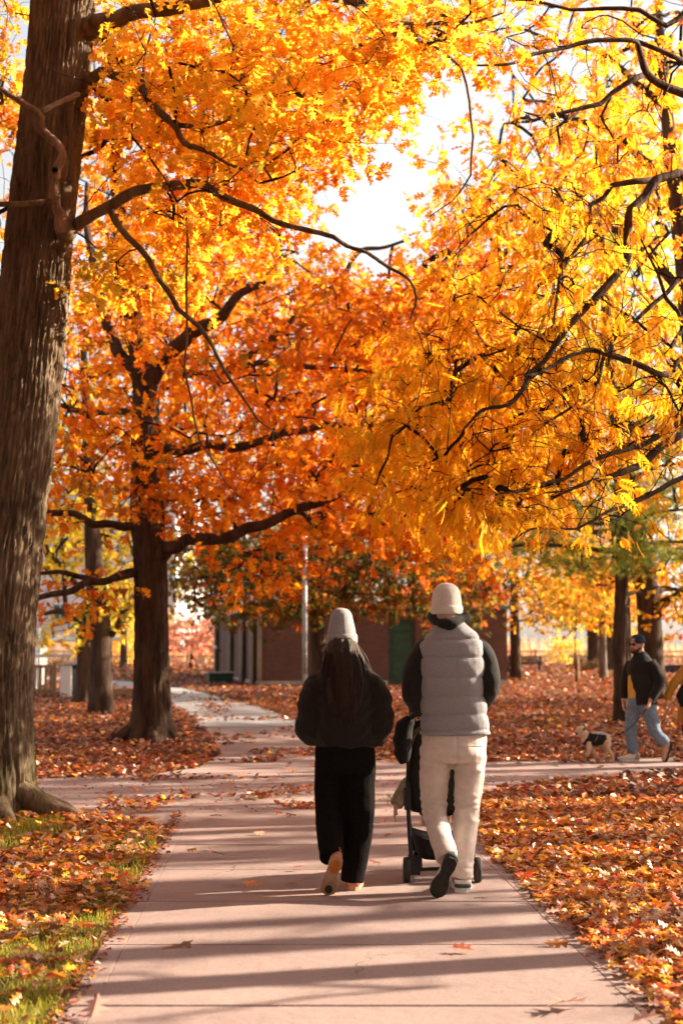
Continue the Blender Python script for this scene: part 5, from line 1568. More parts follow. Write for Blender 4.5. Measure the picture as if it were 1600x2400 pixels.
M['black_fleece'] = cloth('black fleece', (.010, .009, .008), (.02, .018, .016), 120, .4, sheen=.10)
M['brown_fleece'] = cloth('dark brown fleece', (.014, .010, .007), (.024, .018, .012), 140, .6, sheen=.08)
M['black_cloth'] = noise_mat('black trouser cloth', (.006, .005, .0045), (.011, .009, .008), 80, 1.0, .2, 400, spec=.06)
M['chino'] = cloth('cream chino cloth', (.60, .52, .465), (.68, .60, .545), 25, .15)
M['rubber'] = noise_mat('dark rubber', (.022, .020, .017), (.04, .036, .03), 30, .75, .3)
M['gum'] = noise_mat('tan gum sole', (.40, .22, .13), (.50, .29, .18), 14, .6, .3)
M['gum_orange'] = noise_mat('orange tread', (.42, .13, .02), (.5, .17, .03), 14, .55)
M['shoe_white'] = noise_mat('white leather', (.62, .58, .54), (.72, .68, .64), 20, .5)
M['shoe_teal'] = noise_mat('dark teal leather', (.03, .05, .055), (.05, .07, .075), 20, .5)
M['shoe_rust'] = noise_mat('rust suede', (.40, .14, .08), (.5, .2, .12), 20, .8)
M['hair'] = noise_mat('dark brown hair', (.022, .010, .006), (.06, .028, .016), 30, .5, .4, 200, (8, 8, .6), spec=.3)
M['stroller_fabric'] = cloth('black stroller fabric', (.010, .009, .009), (.02, .018, .017), 120, .3)

def beanie(root, c, R0, H, mat, cuff=.055, rx=1.0, ry=1.08, lobes=3, tall=False, rib=0.02, tilt=(0, 0)):
    """knitted hat: ribbed dome with gathered crown and a folded cuff"""
    k = 72; rows = []
    prof = [(0, .96), (.15, 1.0), (.35, .99), (.55, .95), (.72, .87), (.84, .75), (.93, .56), (.98, .32), (1.0, .02)]
    if tall: prof = [(0, .98), (.25, 1.0), (.42, .95), (.56, .87), (.70, .80), (.81, .74), (.89, .65), (.95, .50), (.985, .30), (1.0, .02)]
    P = np.array(prof); t = np.linspace(0, 1, 26)
    zz = np.interp(t, np.linspace(0, 1, len(P)), P[:, 0]); rr = np.interp(t, np.linspace(0, 1, len(P)), P[:, 1])
    th = np.linspace(0, 2 * math.pi, k, endpoint=False)
    V = []
    for z, r in zip(zz, rr):
        ribs = 1 + rib * (.5 * np.cos(th * 24))
        gather = 1 - .10 * max(0, z - .72) / .28 * np.abs(np.cos(th * lobes / 2 + .4)) * (1 if lobes else 0)
        dent = -.022 * max(0, z - .8) / .2 * (np.abs(np.cos(th * lobes / 2 + .4)) * min(1, r / .5) + .3) * (1 if lobes else 0)
        rad = R0 * r * ribs * gather
        V.append(np.stack([np.cos(th) * rad * rx + tilt[0] * z * H, np.sin(th) * rad * ry + tilt[1] * z * H, np.full(k, z * H) + dent * (r > .25)], 1))
    V = np.concatenate(V) + np.array(c)
    n = len(zz); i = np.arange(n - 1)[:, None] * k; j = np.arange(k)[None]; j2 = (j + 1) % k
    Q = np.stack([i + j, i + j2, i + k + j2, i + k + j], -1).reshape(-1, 4)
    o = put(root, 'hat', np_mesh('hat', V, [Q], smooth=True), mat)
    # folded cuff
    pr = [(R0 * .99, -.004), (R0 * 1.055, .0), (R0 * 1.075, cuff * .3), (R0 * 1.075, cuff * .7), (R0 * 1.05, cuff * .95), (R0 * 1.0, cuff)]
    V = np.concatenate([np.stack([np.cos(th) * r * rx * (1 + rib * .6 * np.cos(th * 36)), np.sin(th) * r * ry * (1 + rib * .6 * np.cos(th * 36)), np.full(k, z)], 1) for r, z in pr]) + np.array(c)
    n = len(pr); i = np.arange(n - 1)[:, None] * k
    Q = np.stack([i + j, i + j2, i + k + j2, i + k + j], -1).reshape(-1, 4)
    put(root, 'cuff', np_mesh('cuff', V, [Q], smooth=True), mat, parent=o)
    return o

def shoe(root, heel, fwd, up, L=.29, upper='shoe_white', sole='shoe_white', heel_tab=None, tread=None, patches=(), width=1.0, low=1.0):
    f = np.array(fwd, float); f /= np.linalg.norm(f); u = np.array(up, float); u -= f * u.dot(f); u /= np.linalg.norm(u); rt = np.cross(f, u)
    T = np.stack([rt, f, u], 1); h = np.array(heel, float)
    W = lambda V: np.asarray(V) @ T.T + h
    yy = np.array([0, .015, .06, .13, .20, .25, .28, .292]) / .29 * L
    hw = np.array([.012, .030, .036, .036, .046, .043, .026, .006]) * width
    top = np.array([.085, .10, .098, .085, .062, .050, .038, .03]) * low
    A = Acc()
    rows = [[y, w, t] for y, w, t in zip(yy, hw, top)]
    A.tube([(0, y, .022 + t / 2) for y, w, t in rows], [(w, t / 2) for y, w, t in rows], 20, True, (1, 0, 0), power=2.6)
    A.tube([(0, .05 * L / .29, .07), (0, .045 * L / .29, .12)], [(.036, .05), (.034, .045)], 16, True, (1, 0, 0))
    me = A.mesh('upper', True); 
    V = np.array([v.co for v in me.vertices]); me.vertices.foreach_set('co', W(V).astype(np.float32).ravel()); me.update()
    o = put(root, 'shoe', me, M[upper])
    # sole slab
    k = 28
    ys = np.linspace(0, 1, k // 2)
    wv = np.interp(ys, yy / L, hw + .006)
    wv[0] = .018; wv[-1] = .012
    wv = wv - .010 * np.exp(-((ys - .42) / .13) ** 2)
    outl = [(w, y * L) for w, y in zip(wv, ys)] + [(-w, y * L) for w, y in zip(wv[::-1], ys[::-1])]
    V = [(x, y, z + (.012 * max(0, y / L - .75) / .25)) for z in (0.0, .006, .026, .030) for x, y in [((x * (.96 if z in (0.0, .030) else 1)), y) for x, y in outl]]
    n = len(outl); i = np.arange(3)[:, None] * n; j = np.arange(n)[None]; j2 = (j + 1) % n
    Q = np.stack([i + j, i + j2, i + n + j2, i + n + j], -1).reshape(-1, 4)
    cb = len(V); V += [(0, L * .5, 0), (0, L * .5, .03)]
    Tt = [(cb, b, a) for a, b in zip(range(n), [(q + 1) % n for q in range(n)])] + [(cb + 1, 3 * n + a, 3 * n + b) for a, b in zip(range(n), [(q + 1) % n for q in range(n)])]
    s = put(root, 'sole', np_mesh('sole', W(V), [Q, np.array(Tt)], smooth=False), M[sole], parent=o)
    for (x0, y0, rx_, ry_, mt) in patches:
        th = np.linspace(0, 2 * math.pi, 20, endpoint=False)
        V = [(x0 + rx_ * math.cos(a) * 1, (y0 + ry_ * math.sin(a)) * L, z) for z in (-.003, .002) for a in th]
        Q = [(q, (q + 1) % 20, 20 + (q + 1) % 20, 20 + q) for q in range(20)]
        V.append((x0, y0 * L, -.003)); Tt = [(40, (q + 1) % 20, q) for q in range(20)]
        put(root, 'tread', np_mesh('tread', W(V), [np.array(Q), np.array(Tt)]), M[mt], parent=o)
    if heel_tab:
        for (z0_, z1_, mt) in heel_tab:
            A = Acc(); A.tube([(0, .032, z0_), (0, .032, (z0_ + z1_) / 2), (0, .034, z1_)], [(.0405 * width, .042), (.0415 * width, .043), (.040 * width, .041)], 18, True, (1, 0, 0), power=2.4)
            me = A.mesh('heel_panel', True); V = np.array([v.co for v in me.vertices]); me.vertices.foreach_set('co', W(V).astype(np.float32).ravel()); me.update()
            put(root, 'heel_panel', me, M[mt], parent=o)
    return o

# ---------- man pushing the stroller
YM = 8.75
mx = (1058 - 800) / FPX * YM
man = local('person', 'man in grey quilted vest, cream trousers and cream beanie pushing the stroller', 'person', (mx, YM, .018))
A = Acc()
head(A, (-.03, .02, 1.505), (0.05, 1))
A.tube([(-.02, 0, 1.42), (-.025, .01, 1.5), (-.03, .02, 1.58)], [.075, .058, .06], 14)
rings(A, [(.86, .0, 0, .15, .10), (1.0, 0, 0, .145, .1), (1.2, 0, 0, .155, .105), (1.38, 0, 0, .165, .1), (1.48, -.01, 0, .12, .08)])
for s, hip, knee, ank, toe in ((-1, (-.09, 0, .88), (-.112, .04, .5), (-.047, -.255, .235), (-.10, -.21, .10)), (1, (.09, 0, .88), (.08, .01, .48), (.045, 0, .10), (.045, .12, .05))):
    tb(A, [hip, knee, ank, toe], [.085, .055, .04, .035])
    sh = (s * .155, 0, 1.43); el = (-.248, -.04, 1.2) if s < 0 else (.218, -.05, 1.21); wr = (-.19, .24, 1.07) if s < 0 else (.12, .24, 1.07)
    tb(A, [sh, ((s * .185 + el[0]) / 2 + s * .015, -.02, 1.33), el, ((el[0] + wr[0]) / 2, .10, 1.12), wr], [.045, .04, .036, .033, .028])
    hand(A, wr, (0, 1, -.15), (0, -.15, -1), 1.0, 1.0, thumb=-s)
put(man, 'body', sculpt(A, .012, 3, name='body'), M['skin'])
A = Acc()
rings(A, [(.99, .01, 0, .195, .125), (.92, .01, 0, .20, .13), (.82, .005, -.01, .198, .135), (.77, .0, -.01, .185, .12)])
tbo(A, [(-.098, -.005, .86), (-.112, .02, .68), (-.115, .045, .5), (-.092, -.12, .36), (-.058, -.262, .232)], [.104, .092, .078, .071, .068])
tbo(A, [(.102, -.005, .86), (.098, 0, .68), (.082, .01, .48), (.06, 0, .28), (.045, -.012, .085)], [.106, .092, .079, .073, .066])
def pant_post(V, N):
    V = wrinkle(.006, 14, 6, 2)(V, N)
    k = np.exp(-((V[:, 2] - .5) / .09) ** 2) + .7 * np.exp(-((V[:, 2] - .76) / .06) ** 2) + .8 * np.exp(-((V[:, 2] - .16) / .08) ** 2)
    n = np.abs(perlin(np.stack([V[:, 0] * 7 + V[:, 2] * 6, V[:, 1] * 7, V[:, 2] * 26], 1)))
    seam = np.exp(-(np.abs(V[:, 0] - .01) / .006) ** 2) * (V[:, 1] < 0) * (V[:, 2] > .76) * .008
    return V + N * (k * (.024 * n - .006) - seam)[:, None]
tr = put(man, 'trousers', sculpt(A, .010, 5, pant_post, 'trousers'), M['chino'])
for s in (-.095, .115):      # back pockets
    A = Acc(); A.tube([(s - .05, -.140, .875), (s + .05, -.140, .875)], .003, 6); put(man, 'pocket_welt', A.mesh('pocket_welt'), M['chino'], parent=tr)
A = Acc()
rings(A, [(.935, .012, 0, .208, .14), (.955, .012, 0, .212, .143), (1.02, .01, 0, .203, .142), (1.12, .004, 0, .198, .145), (1.26, 0, 0, .204, .15), (1.40, -.005, 0, .207, .145), (1.49, -.01, 0, .195, .13), (1.54, -.014, 0, .163, .112), (1.575, -.02, 0, .12, .095), (1.615, -.026, .005, .092, .085)], 26, 2.7)
SEAMS = [1.515, 1.405, 1.282, 1.168, 1.062, .965]
def vest_post(V, N):
    z = V[:, 2] + .012 * perlin(np.stack([V[:, 0] * 5, V[:, 1] * 5, V[:, 2] * 0 + 1], 1))
    edges = np.array([.93] + SEAMS[::-1] + [1.62]); 
    idx = np.clip(np.searchsorted(edges, z) - 1, 0, len(edges) - 2)
    t = np.clip((z - edges[idx]) / (edges[idx + 1] - edges[idx]), 0, 1)
    puff = (4 * t * (1 - t)) ** .45
    body = np.clip((1.56 - V[:, 2]) / .04, 0, 1)
    V = V + N * (.017 * (puff - .75) * body)[:, None]
    cr = perlin(np.stack([V[:, 0] * 14, V[:, 1] * 14, V[:, 2] * 7], 1)) * .5 + perlin(np.stack([V[:, 0] * 24 + V[:, 2] * 15, V[:, 1] * 24, V[:, 2] * 12], 1)) * .35
    V = V + N * (.0055 * cr * (1.1 - puff * .4))[:, None]
    return V
put(man, 'vest', sculpt(A, .0075, 3, vest_post, 'vest'), M['vest'])
A = Acc()
for s in (-1, 1):
    el = (-.250, -.04, 1.2) if s < 0 else (.220, -.05, 1.21); wr = (-.19, .23, 1.07) if s < 0 else (.12, .23, 1.07)
    A2 = Acc(); tbo(A2, [(s * .11, 0, 1.47), (s * .175, 0, 1.43), ((s * .185 + el[0]) / 2 + s * .015, -.02, 1.33), el, ((el[0] + wr[0]) / 2, .10, 1.12), wr], [.075, .078, .07, .064, .056, .045])
    put(man, 'sleeve', sculpt(A2, .011, 4, wrinkle(.006, 12, 8, s * 3), 'sleeve'), M['black_fleece'])
A = Acc()
th = np.linspace(0, 2 * math.pi, 30)
A.tube([(-.022 + .092 * math.cos(a), .005 + .085 * math.sin(a), 1.632 + .018 * math.cos(a * 2 + .6) + .012 * math.sin(a)) for a in th], [.034 + .008 * math.sin(a * 3) for a in th], 12, False)
A.tube([(.06, -.05, 1.64), (.085, -.02, 1.655), (.11, .0, 1.64)], [.02, .03, .012], 10)
put(man, 'hood_collar', sculpt(A, .008, 3, wrinkle(.005, 20, 14, 7), 'hood_collar'), M['black_fleece'])
beanie(man, (-.032, .015, 1.67), .088, .192, M['knit_cream'], .05, lobes=0, ry=1.12, rx=1.06)
shoe(man, (-.035, -.345, .245), (-.34, .38, -.86), (.12, .85, .32), .285, 'shoe_white', 'rubber', [(.02, .05, 'shoe_teal')])
shoe(man, (.05, -.055, 0), (.03, 1, 0), (0, 0, 1), .285, 'shoe_rust', 'shoe_white', [(.032, .052, 'shoe_teal'), (.054, .078, 'shoe_white'), (.080, .108, 'shoe_teal')], width=1.25)

# ---------- stroller
YS = 9.18
sx0 = (1029 - 800) / FPX * YS
st = local('stroller', 'black folding stroller with small wheels pushed by the man in the vest', 'stroller', (sx0, YS, .018))
def wheel(x, y, r, w, nm='wheel'):
    A = Acc(); th = np.linspace(0, 2 * math.pi, 25)
    prof = [(-w / 2, r * .7), (-w / 2, r * .92), (-w * .3, r), (w * .3, r), (w / 2, r * .92), (w / 2, r * .7)]
    V = [(x + px_, y + pr_ * math.cos(a), r + pr_ * math.sin(a)) for a in th[:-1] for px_, pr_ in prof]
    k = len(prof); n = 24
    F = [(i * k + j, i * k + (j + 1) % k, ((i + 1) % n) * k + (j + 1) % k, ((i + 1) % n) * k + j) for i in range(n) for j in range(k)]
    A.add(V, F)
    o = put(st, nm, A.mesh(nm, True), M['rubber'])
    A = Acc(); A.tube([(x - w * .35, y, r), (x + w * .35, y, r)], r * .68, 18); put(st, 'hub', A.mesh('hub'), M['iron'], parent=o)
    return o
wheel(-.222, -.08, .078, .042); wheel(.222, -.08, .078, .042)
for s in (-1, 1):
    wheel(s * .165, .42, .07, .03); wheel(s * .115, .42, .07, .03)
    A = Acc(); tbo(A, [(s * .185, -.08, .08), (s * .198, -.06, .22), (s * .208, 0, .50), (s * .205, .02, .66), (s * .20, -.05, .85), (s * .19, -.17, 1.02)], [.014] * 6, 10)
    put(st, 'frame_tube', A.mesh('frame_tube', True), M['iron'])
    A = Acc(); tbo(A, [(s * .205, .0, .52), (s * .19, .2, .34), (s * .15, .40, .15), (s * .14, .42, .08)], [.012] * 4, 10)
    put(st, 'front_leg', A.mesh('front_leg', True), M['iron'])
    A = Acc(); A.box(s * .21 - .02, s * .21 + .02, -.03, .05, .44, .58); put(st, 'fold_joint', A.mesh('fold_joint'), M['iron'])
    A = Acc(); A.box(s * .17 - .045, s * .17 + .03, -.12, -.02, .05, .16); put(st, 'brake_housing', A.mesh('brake_housing'), M['iron'])
A = Acc(); A.tube([(-.21, -.08, .078), (0, -.08, .085), (.21, -.08, .078)], .011, 10); put(st, 'axle', A.mesh('axle'), M['iron'])
A = Acc(); tbo(A, [(-.19, -.17, 1.02), (-.17, -.22, 1.05), (0, -.235, 1.06), (.17, -.22, 1.05), (.19, -.17, 1.02)], [.018] * 5, 12); put(st, 'handlebar', A.mesh('handlebar', True), M['rubber'])
A = Acc(); rings(A, [(.43, 0, .06, .185, .03), (.50, 0, .05, .195, .045), (.66, 0, .03, .20, .05), (.82, 0, .01, .19, .05), (.93, 0, .0, .165, .04), (.97, 0, .0, .12, .025)], 26, 4)
put(st, 'seat_back', sculpt(A, .012, 2, wrinkle(.006, 9, 6, 5), 'seat_back'), M['stroller_fabric'])
A = Acc(); A.tube([(0, .08, .44), (0, .28, .42), (0, .42, .46)], [(.18, .03), (.18, .03), (.17, .02)], 20, True, (1, 0, 0), power=4); put(st, 'seat', A.mesh('seat', True), M['stroller_fabric'])
A = Acc(); rings(A, [(.13, 0, .12, .12, .16), (.16, 0, .12, .15, .19), (.25, 0, .12, .175, .22), (.31, 0, .12, .185, .235)], 26, 4)
put(st, 'basket', sculpt(A, .012, 2, lambda V, N: V - np.stack([V[:, 0] * 0, V[:, 1] * 0, np.clip(V[:, 2] - .26, 0, 1) * (1 - (V[:, 0] / .19) ** 2) * 1.1], 1), 'basket'), M['stroller_fabric'])
A = Acc()
for k in range(9):
    a = -.2 + k * .24
cv = []
for k in range(9):
    a = .05 + k * .22
    cv.append((0, .02 + .30 * math.sin(a) * 1.0, .86 + .26 * math.cos(a)))
A.tube(cv, [(.19, .016)] * 9, 20, True, (1, 0, 0), power=5); put(st, 'canopy', A.mesh('canopy', True), M['stroller_fabric'])
A = Acc(); A.tube([(-.20, -.17, 1.02), (-.235, -.18, .98), (-.245, -.16, .90), (-.25, -.15, .80), (-.235, -.15, .74)], [(.035, .04), (.055, .05), (.062, .06), (.055, .05), (.03, .02)], 16, True, (1, 0, 0)); put(st, 'hand_muff', sculpt(A, .01, 3, wrinkle(.007, 14, 14, 1), 'hand_muff'), M['stroller_fabric'])
A = Acc(); tbo(A, [(-.19, -.05, .86), (-.17, -.07, .92), (-.12, -.08, .965), (-.05, -.08, .975)], [.014] * 4, 10); put(st, 'carry_strap', A.mesh('carry_strap', True), noise_mat('brown leather', (.07, .04, .02), (.10, .06, .03), 20, .5))

# ---------- child in the stroller
ch = local('person', 'small child in a khaki jacket sitting in the stroller, arm hanging out left', 'person', (sx0, YS + .02, .018))
A = Acc()
head(A, (0, .16, .72), (0, 1), .82)
rings(A, [(.47, 0, .16, .10, .075), (.6, 0, .15, .11, .08), (.69, 0, .15, .08, .06), (.75, 0, .155, .04, .04)])
for s in (-1, 1): tb(A, [(s * .06, .16, .48), (s * .07, .38, .49), (s * .07, .43, .33), (s * .07, .48, .30)], [.05, .042, .032, .028])
tb(A, [(-.10, .15, .66), (-.20, .06, .58), (-.285, -.02, .46)], [.035, .03, .024]); hand(A, (-.287, -.022, .452), (-.12, -.05, -1), (.9, .2, 0), .62, .5, 1)
tb(A, [(.10, .15, .66), (.15, .22, .56), (.08, .32, .54)], [.035, .03, .024]); hand(A, (.08, .32, .54), (-.3, 1, 0), (0, 0, -1), .62, .5, -1)
put(ch, 'body', sculpt(A, .009, 2, name='body'), M['skin'])
A = Acc(); rings(A, [(.46, 0, .16, .12, .09), (.58, 0, .15, .13, .095), (.67, 0, .15, .11, .08), (.72, 0, .15, .06, .06)]); tbo(A, [(-.10, .15, .66), (-.17, .08, .61), (-.245, .02, .53), (-.285, -.015, .465)], [.055, .056, .052, .045]); tbo(A, [(.10, .15, .66), (.15, .22, .56), (.09, .31, .54)], [.05, .045, .035])
put(ch, 'jacket', sculpt(A, .009, 3, wrinkle(.006, 18, 14, 4), 'jacket'), cloth('khaki fleece', (.27, .22, .12), (.36, .30, .17), 140, .6, sheen=.3))
A = Acc()
for s in (-1, 1): tbo(A, [(s * .06, .16, .49), (s * .07, .38, .495), (s * .07, .43, .36)], [.06, .055, .045])
put(ch, 'trousers', sculpt(A, .01, 3, name='trousers'), M['black_cloth'])
beanie(ch, (0, .16, .83), .072, .12, M['knit_grey'], .035)

# ---------- woman
YW = 8.82
wo_ = local('person', 'woman with long dark hair, grey beanie, dark fleece jacket and black trousers', 'person', ((808 - 800) / FPX * YW, YW, .018))
A = Acc()
head(A, (-.02, .03, 1.385), (-.05, 1), .96)
A.tube([(0, 0, 1.30), (-.01, .01, 1.38), (-.02, .02, 1.46)], [.06, .048, .05], 14)
rings(A, [(.80, 0, 0, .14, .10), (.95, 0, 0, .12, .09), (1.12, 0, 0, .13, .095), (1.26, 0, 0, .14, .09), (1.34, 0, 0, .10, .07)])
for s, pts_ in ((-1, [(-.085, 0, .8), (-.095, .03, .46), (-.055, -.215, .225), (-.09, -.18, .10)]), (1, [(.085, 0, .8), (.08, .01, .45), (.045, 0, .09), (.045, .1, .045)])):
    tb(A, pts_, [.075, .05, .036, .03])
    wr = (s * .10, .15, .95)
    tb(A, [(s * .11, 0, 1.25), (s * .195, -.03, 1.06), wr], [.04, .034, .026]); hand(A, wr, (-s * .8, .5, .1), (0, -1, 0), .9, .5, 1)
put(wo_, 'body', sculpt(A, .012, 3, name='body'), M['skin'])
A = Acc()
rings(A, [(.93, 0, 0, .165, .12), (.85, 0, 0, .18, .13), (.76, 0, -.01, .186, .135), (.70, 0, -.01, .18, .125)])
tbo(A, [(-.092, 0, .76), (-.096, .02, .50), (-.093, -.07, .35), (-.078, -.21, .215)], [.094, .090, .083, .075])
tbo(A, [(.092, 0, .76), (.09, .01, .50), (.072, 0, .28), (.045, -.005, .045)], [.096, .094, .088, .070])
put(wo_, 'trousers', sculpt(A, .010, 5, wrinkle(.007, 7, 7, 12), 'trousers'), M['black_cloth'])
A = Acc()
rings(A, [(.855, 0, 0, .172, .125), (.875, 0, 0, .185, .135), (.93, 0, 0, .198, .148), (1.05, 0, 0, .20, .155), (1.18, 0, 0, .198, .15), (1.29, 0, 0, .182, .13), (1.36, 0, 0, .14, .105), (1.41, 0, .005, .088, .08), (1.45, 0, .01, .075, .07)], 26, 2.4)
for s in (-1, 1):
    tbo(A, [(s * .09, 0, 1.27), (s * .16, -.01, 1.235), (s * .207, -.03, 1.13), (s * .212, -.03, 1.01), (s * .195, .03, .93), (s * .15, .10, .925), (s * .10, .14, .94)], [.065, .082, .086, .085, .078, .062, .05])
def fleece(V, N):
    V = wrinkle(.012, 8, 6, 9)(V, N)
    rg = np.abs(perlin(np.stack([V[:, 0] * 9 + V[:, 2] * 4, V[:, 1] * 9, V[:, 2] * 11 - np.abs(V[:, 0]) * 10], 1)))
    V = V + N * (.016 * (rg - .25) * np.clip((np.abs(V[:, 0]) - .08) / .1, 0.15, 1))[:, None]
    return V + N * (.0025 * perlin(V * 70))[:, None]
put(wo_, 'jacket', sculpt(A, .0095, 4, fleece, 'jacket'), M['brown_fleece'])
beanie(wo_, (-.018, .02, 1.485), .084, .225, M['knit_grey'], .062, lobes=0, ry=1.12, rx=1.05, tall=True, tilt=(-.03, -.02))
A = Acc()
rows = [(1.51, -.018, .015, .076, .08), (1.47, -.018, -.005, .095, .10), (1.41, -.012, -.03, .115, .085), (1.34, -.005, -.075, .115, .075), (1.26, 0, -.115, .118, .055), (1.18, 0, -.135, .11, .04), (1.11, .0, -.145, .10, .03), (1.06, .0, -.15, .06, .016)]
rings(A, rows, 24, 2.2)
def hair_post(V, N):
    a = perlin(np.stack([V[:, 0] * 38 + V[:, 2] * 3, V[:, 1] * 20, V[:, 2] * 4], 1))
    V = V + N * (.006 * a)[:, None]
    V[:, 2] += np.where(V[:, 2] < 1.12, .02 * perlin(np.stack([V[:, 0] * 45, V[:, 1] * 5, V[:, 2] * 0], 1)), 0)
    return V
hr = put(wo_, 'hair', sculpt(A, .0085, 4, hair_post, 'hair'), M['hair'])
rh = np.random.default_rng(8)
A = Acc()
for i in range(340):
    t = rh.uniform(-1.08, 1.08)
    x0 = -.018 + t * .085; xm = t * .128 + rh.normal(0, .014); x1 = t * .12 + rh.normal(0, .035)
    z1 = 1.05 + .10 * abs(t) + rh.normal(0, .035)
    bow = math.sqrt(max(0, 1 - t * t))
    pts_ = [(x0, -.085 * bow + .01, 1.488), (x0 * .4 + xm * .6, -.105 * bow - .01, 1.42), (xm, -.135 * bow - .03, 1.31), (xm * .9 + rh.normal(0, .01), -.155 * bow - .025, 1.2), (x1, -.16 * bow - .02, z1)]
    P_, r_ = spline(pts_, .045, [.0022, .0026, .0026, .0022, .0007])
    A.tube(P_ + np.array([0, -.006, 0]), r_, 3, False)
o = put(wo_, 'strands', A.mesh('strands', True), M['hair'], parent=hr); o['kind'] = 'stuff'
shoe(wo_, (-.045, -.305, .238), (-.23, .25, -.86), (.05, .9, .3), .255, 'shoe_rust', 'gum', patches=[(0.0, .82, .022, .10, 'rubber'), (0.0, .24, .030, .17, 'gum_orange')])
shoe(wo_, (.045, -.05, 0), (.1, 1, 0), (0, 0, 1), .255, 'shoe_rust', 'gum', [(.03, .075, 'shoe_rust')], width=1.1)

# ---------- man with dog on the cross path (walks to the left)
YD = 19.15
fm = local('person', 'bearded man in dark beanie, sunglasses, black jacket and jeans walking a dog', 'person', ((1485 - 800) / FPX * YD, YD, .006))
fd = (-.86, -.5)
A = Acc()
head(A, (.03, -.01, 1.445), fd, 1.0)
A.tube([(.07, .02, 1.36), (.055, .01, 1.44), (.05, .0, 1.5)], [.07, .06, .06], 14)
rings(A, [(.78, .05, 0, .13, .11), (.95, .05, 0, .135, .12), (1.15, .06, 0, .145, .12), (1.3, .07, 0, .15, .1), (1.38, .07, 0, .1, .08)])
tb(A, [(.0, .06, .78), (-.07, .05, .45), (-.055, .04, .10), (-.16, .02, .045)], [.085, .055, .04, .033])
tb(A, [(.12, -.05, .78), (.2, -.05, .43), (.37, -.04, .24), (.39, -.05, .09)], [.09, .058, .042, .033])
tb(A, [(.20, -.10, 1.30), (.27, -.14, 1.03), (.14, -.19, .82)], [.05, .04, .03]); hand(A, (.14, -.19, .82), (-.35, -.1, -1), (-.6, .5, 0), 1.0, .9, 1)
tb(A, [(-.06, .12, 1.30), (-.13, .14, 1.02), (-.16, .10, .80)], [.05, .04, .03]); hand(A, (-.16, .10, .80), (0, -.1, -1), (.9, 0, 0), 1.0, .5, -1)
put(fm, 'body', sculpt(A, .0115, 2, name='body'), M['skin'])
A = Acc()
f3 = np.array([fd[0], fd[1], 0]) / math.hypot(*fd); rt3 = np.array([f3[1], -f3[0], 0]); cc = np.array([.03, -.01, 1.445])
A.tube([cc + rt3 * a_ + f3 * b_ + np.array([0, 0, c_]) for a_, b_, c_ in [(-.068, .0, .07), (-.055, .055, .025), (0, .092, .004), (.055, .055, .025), (.068, .0, .07)]], [.016, .022, .026, .022, .016], 10)
A.tube([cc + rt3 * a_ + f3 * b_ + np.array([0, 0, c_]) for a_, b_, c_ in [(-.035, .092, .05), (0, .106, .066), (.035, .092, .05)]], [.007, .009, .007], 8)
put(fm, 'beard', sculpt(A, .007, 1, name='beard'), M['hair'])
A = Acc()
for s in (-1, 1):
    A.tube([cc + rt3 * s * .034 + f3 * b_ + np.array([0, 0, .112]) for b_ in (.098, .110)], [(.027, .022)] * 2, 14, True, rt3)
    A.tube([cc + rt3 * s * .062 + f3 * .10 + np.array([0, 0, .118]), cc + rt3 * s * .082 + f3 * .05 + np.array([0, 0, .122]), cc + rt3 * s * .084 - f3 * .02 + np.array([0, 0, .122])], .003, 6)
A.tube([cc - rt3 * .01 + f3 * .115 + np.array([0, 0, .118]), cc + rt3 * .01 + f3 * .115 + np.array([0, 0, .118])], .003, 6)
put(fm, 'sunglasses', A.mesh('sunglasses', True), M['iron'])
beanie(fm, (.033, -.010, 1.578), .092, .118, cloth('navy knit', (.012, .03, .05), (.025, .05, .075), 90, .5), .035, ry=1.0, rx=1.04)
A = Acc()
rings(A, [(.86, .045, 0, .165, .13), (.80, .05, 0, .165, .13), (.74, .055, 0, .16, .12)])
tbo(A, [(.0, .05, .78), (-.055, .05, .6), (-.075, .05, .45), (-.065, .045, .28), (-.055, .04, .115)], [.105, .092, .083, .076, .074])
tbo(A, [(.12, -.04, .78), (.17, -.05, .6), (.215, -.05, .44), (.29, -.045, .33), (.375, -.04, .25)], [.11, .097, .086, .078, .070])
put(fm, 'jeans', sculpt(A, .0125, 4, wrinkle(.008, 14, 8, 21), 'jeans'), cloth('blue denim', (.12, .17, .24), (.19, .26, .35), 40, .2))
A = Acc(); rings(A, [(.80, .045, 0, .148, .12), (.86, .04, 0, .15, .122), (1.05, .042, 0, .152, .125), (1.25, .055, 0, .145, .11), (1.36, .06, 0, .1, .09), (1.42, .055, 0, .065, .065)])
put(fm, 'shirt', sculpt(A, .012, 4, wrinkle(.004, 8, 7, 5), 'shirt'), cloth('mustard shirt', (.55, .32, .05), (.65, .40, .08), 80, .2))
A = Acc(); rings(A, [(.795, .05, 0, .155, .13), (.83, .05, 0, .156, .132)]); put(fm, 'shirt_hem', sculpt(A, .012, 2, name='shirt_hem'), noise_mat('white cotton', (.6, .55, .5), (.7, .65, .6), 30))
A = Acc()
rings(A, [(.755, .105, .0, .165, .165), (.85, .103, .0, .168, .168), (1.05, .085, .0, .175, .168), (1.24, .07, .01, .185, .15), (1.34, .07, .0, .155, .12), (1.42, .06, 0, .09, .09), (1.46, .055, 0, .08, .08)], 24, 2.3)
tbo(A, [(.17, -.08, 1.32), (.235, -.12, 1.2), (.275, -.145, 1.04), (.215, -.17, .92), (.155, -.19, .835)], [.085, .08, .076, .066, .056])
tbo(A, [(-.03, .10, 1.32), (-.085, .13, 1.2), (-.13, .14, 1.03), (-.155, .11, .83)], [.08, .07, .065, .055])
def jk(V, N):
    return wrinkle(.009, 9, 7, 31)(V, N)
put(fm, 'jacket', sculpt(A, .0125, 4, jk, 'jacket'), M['black_fleece'])
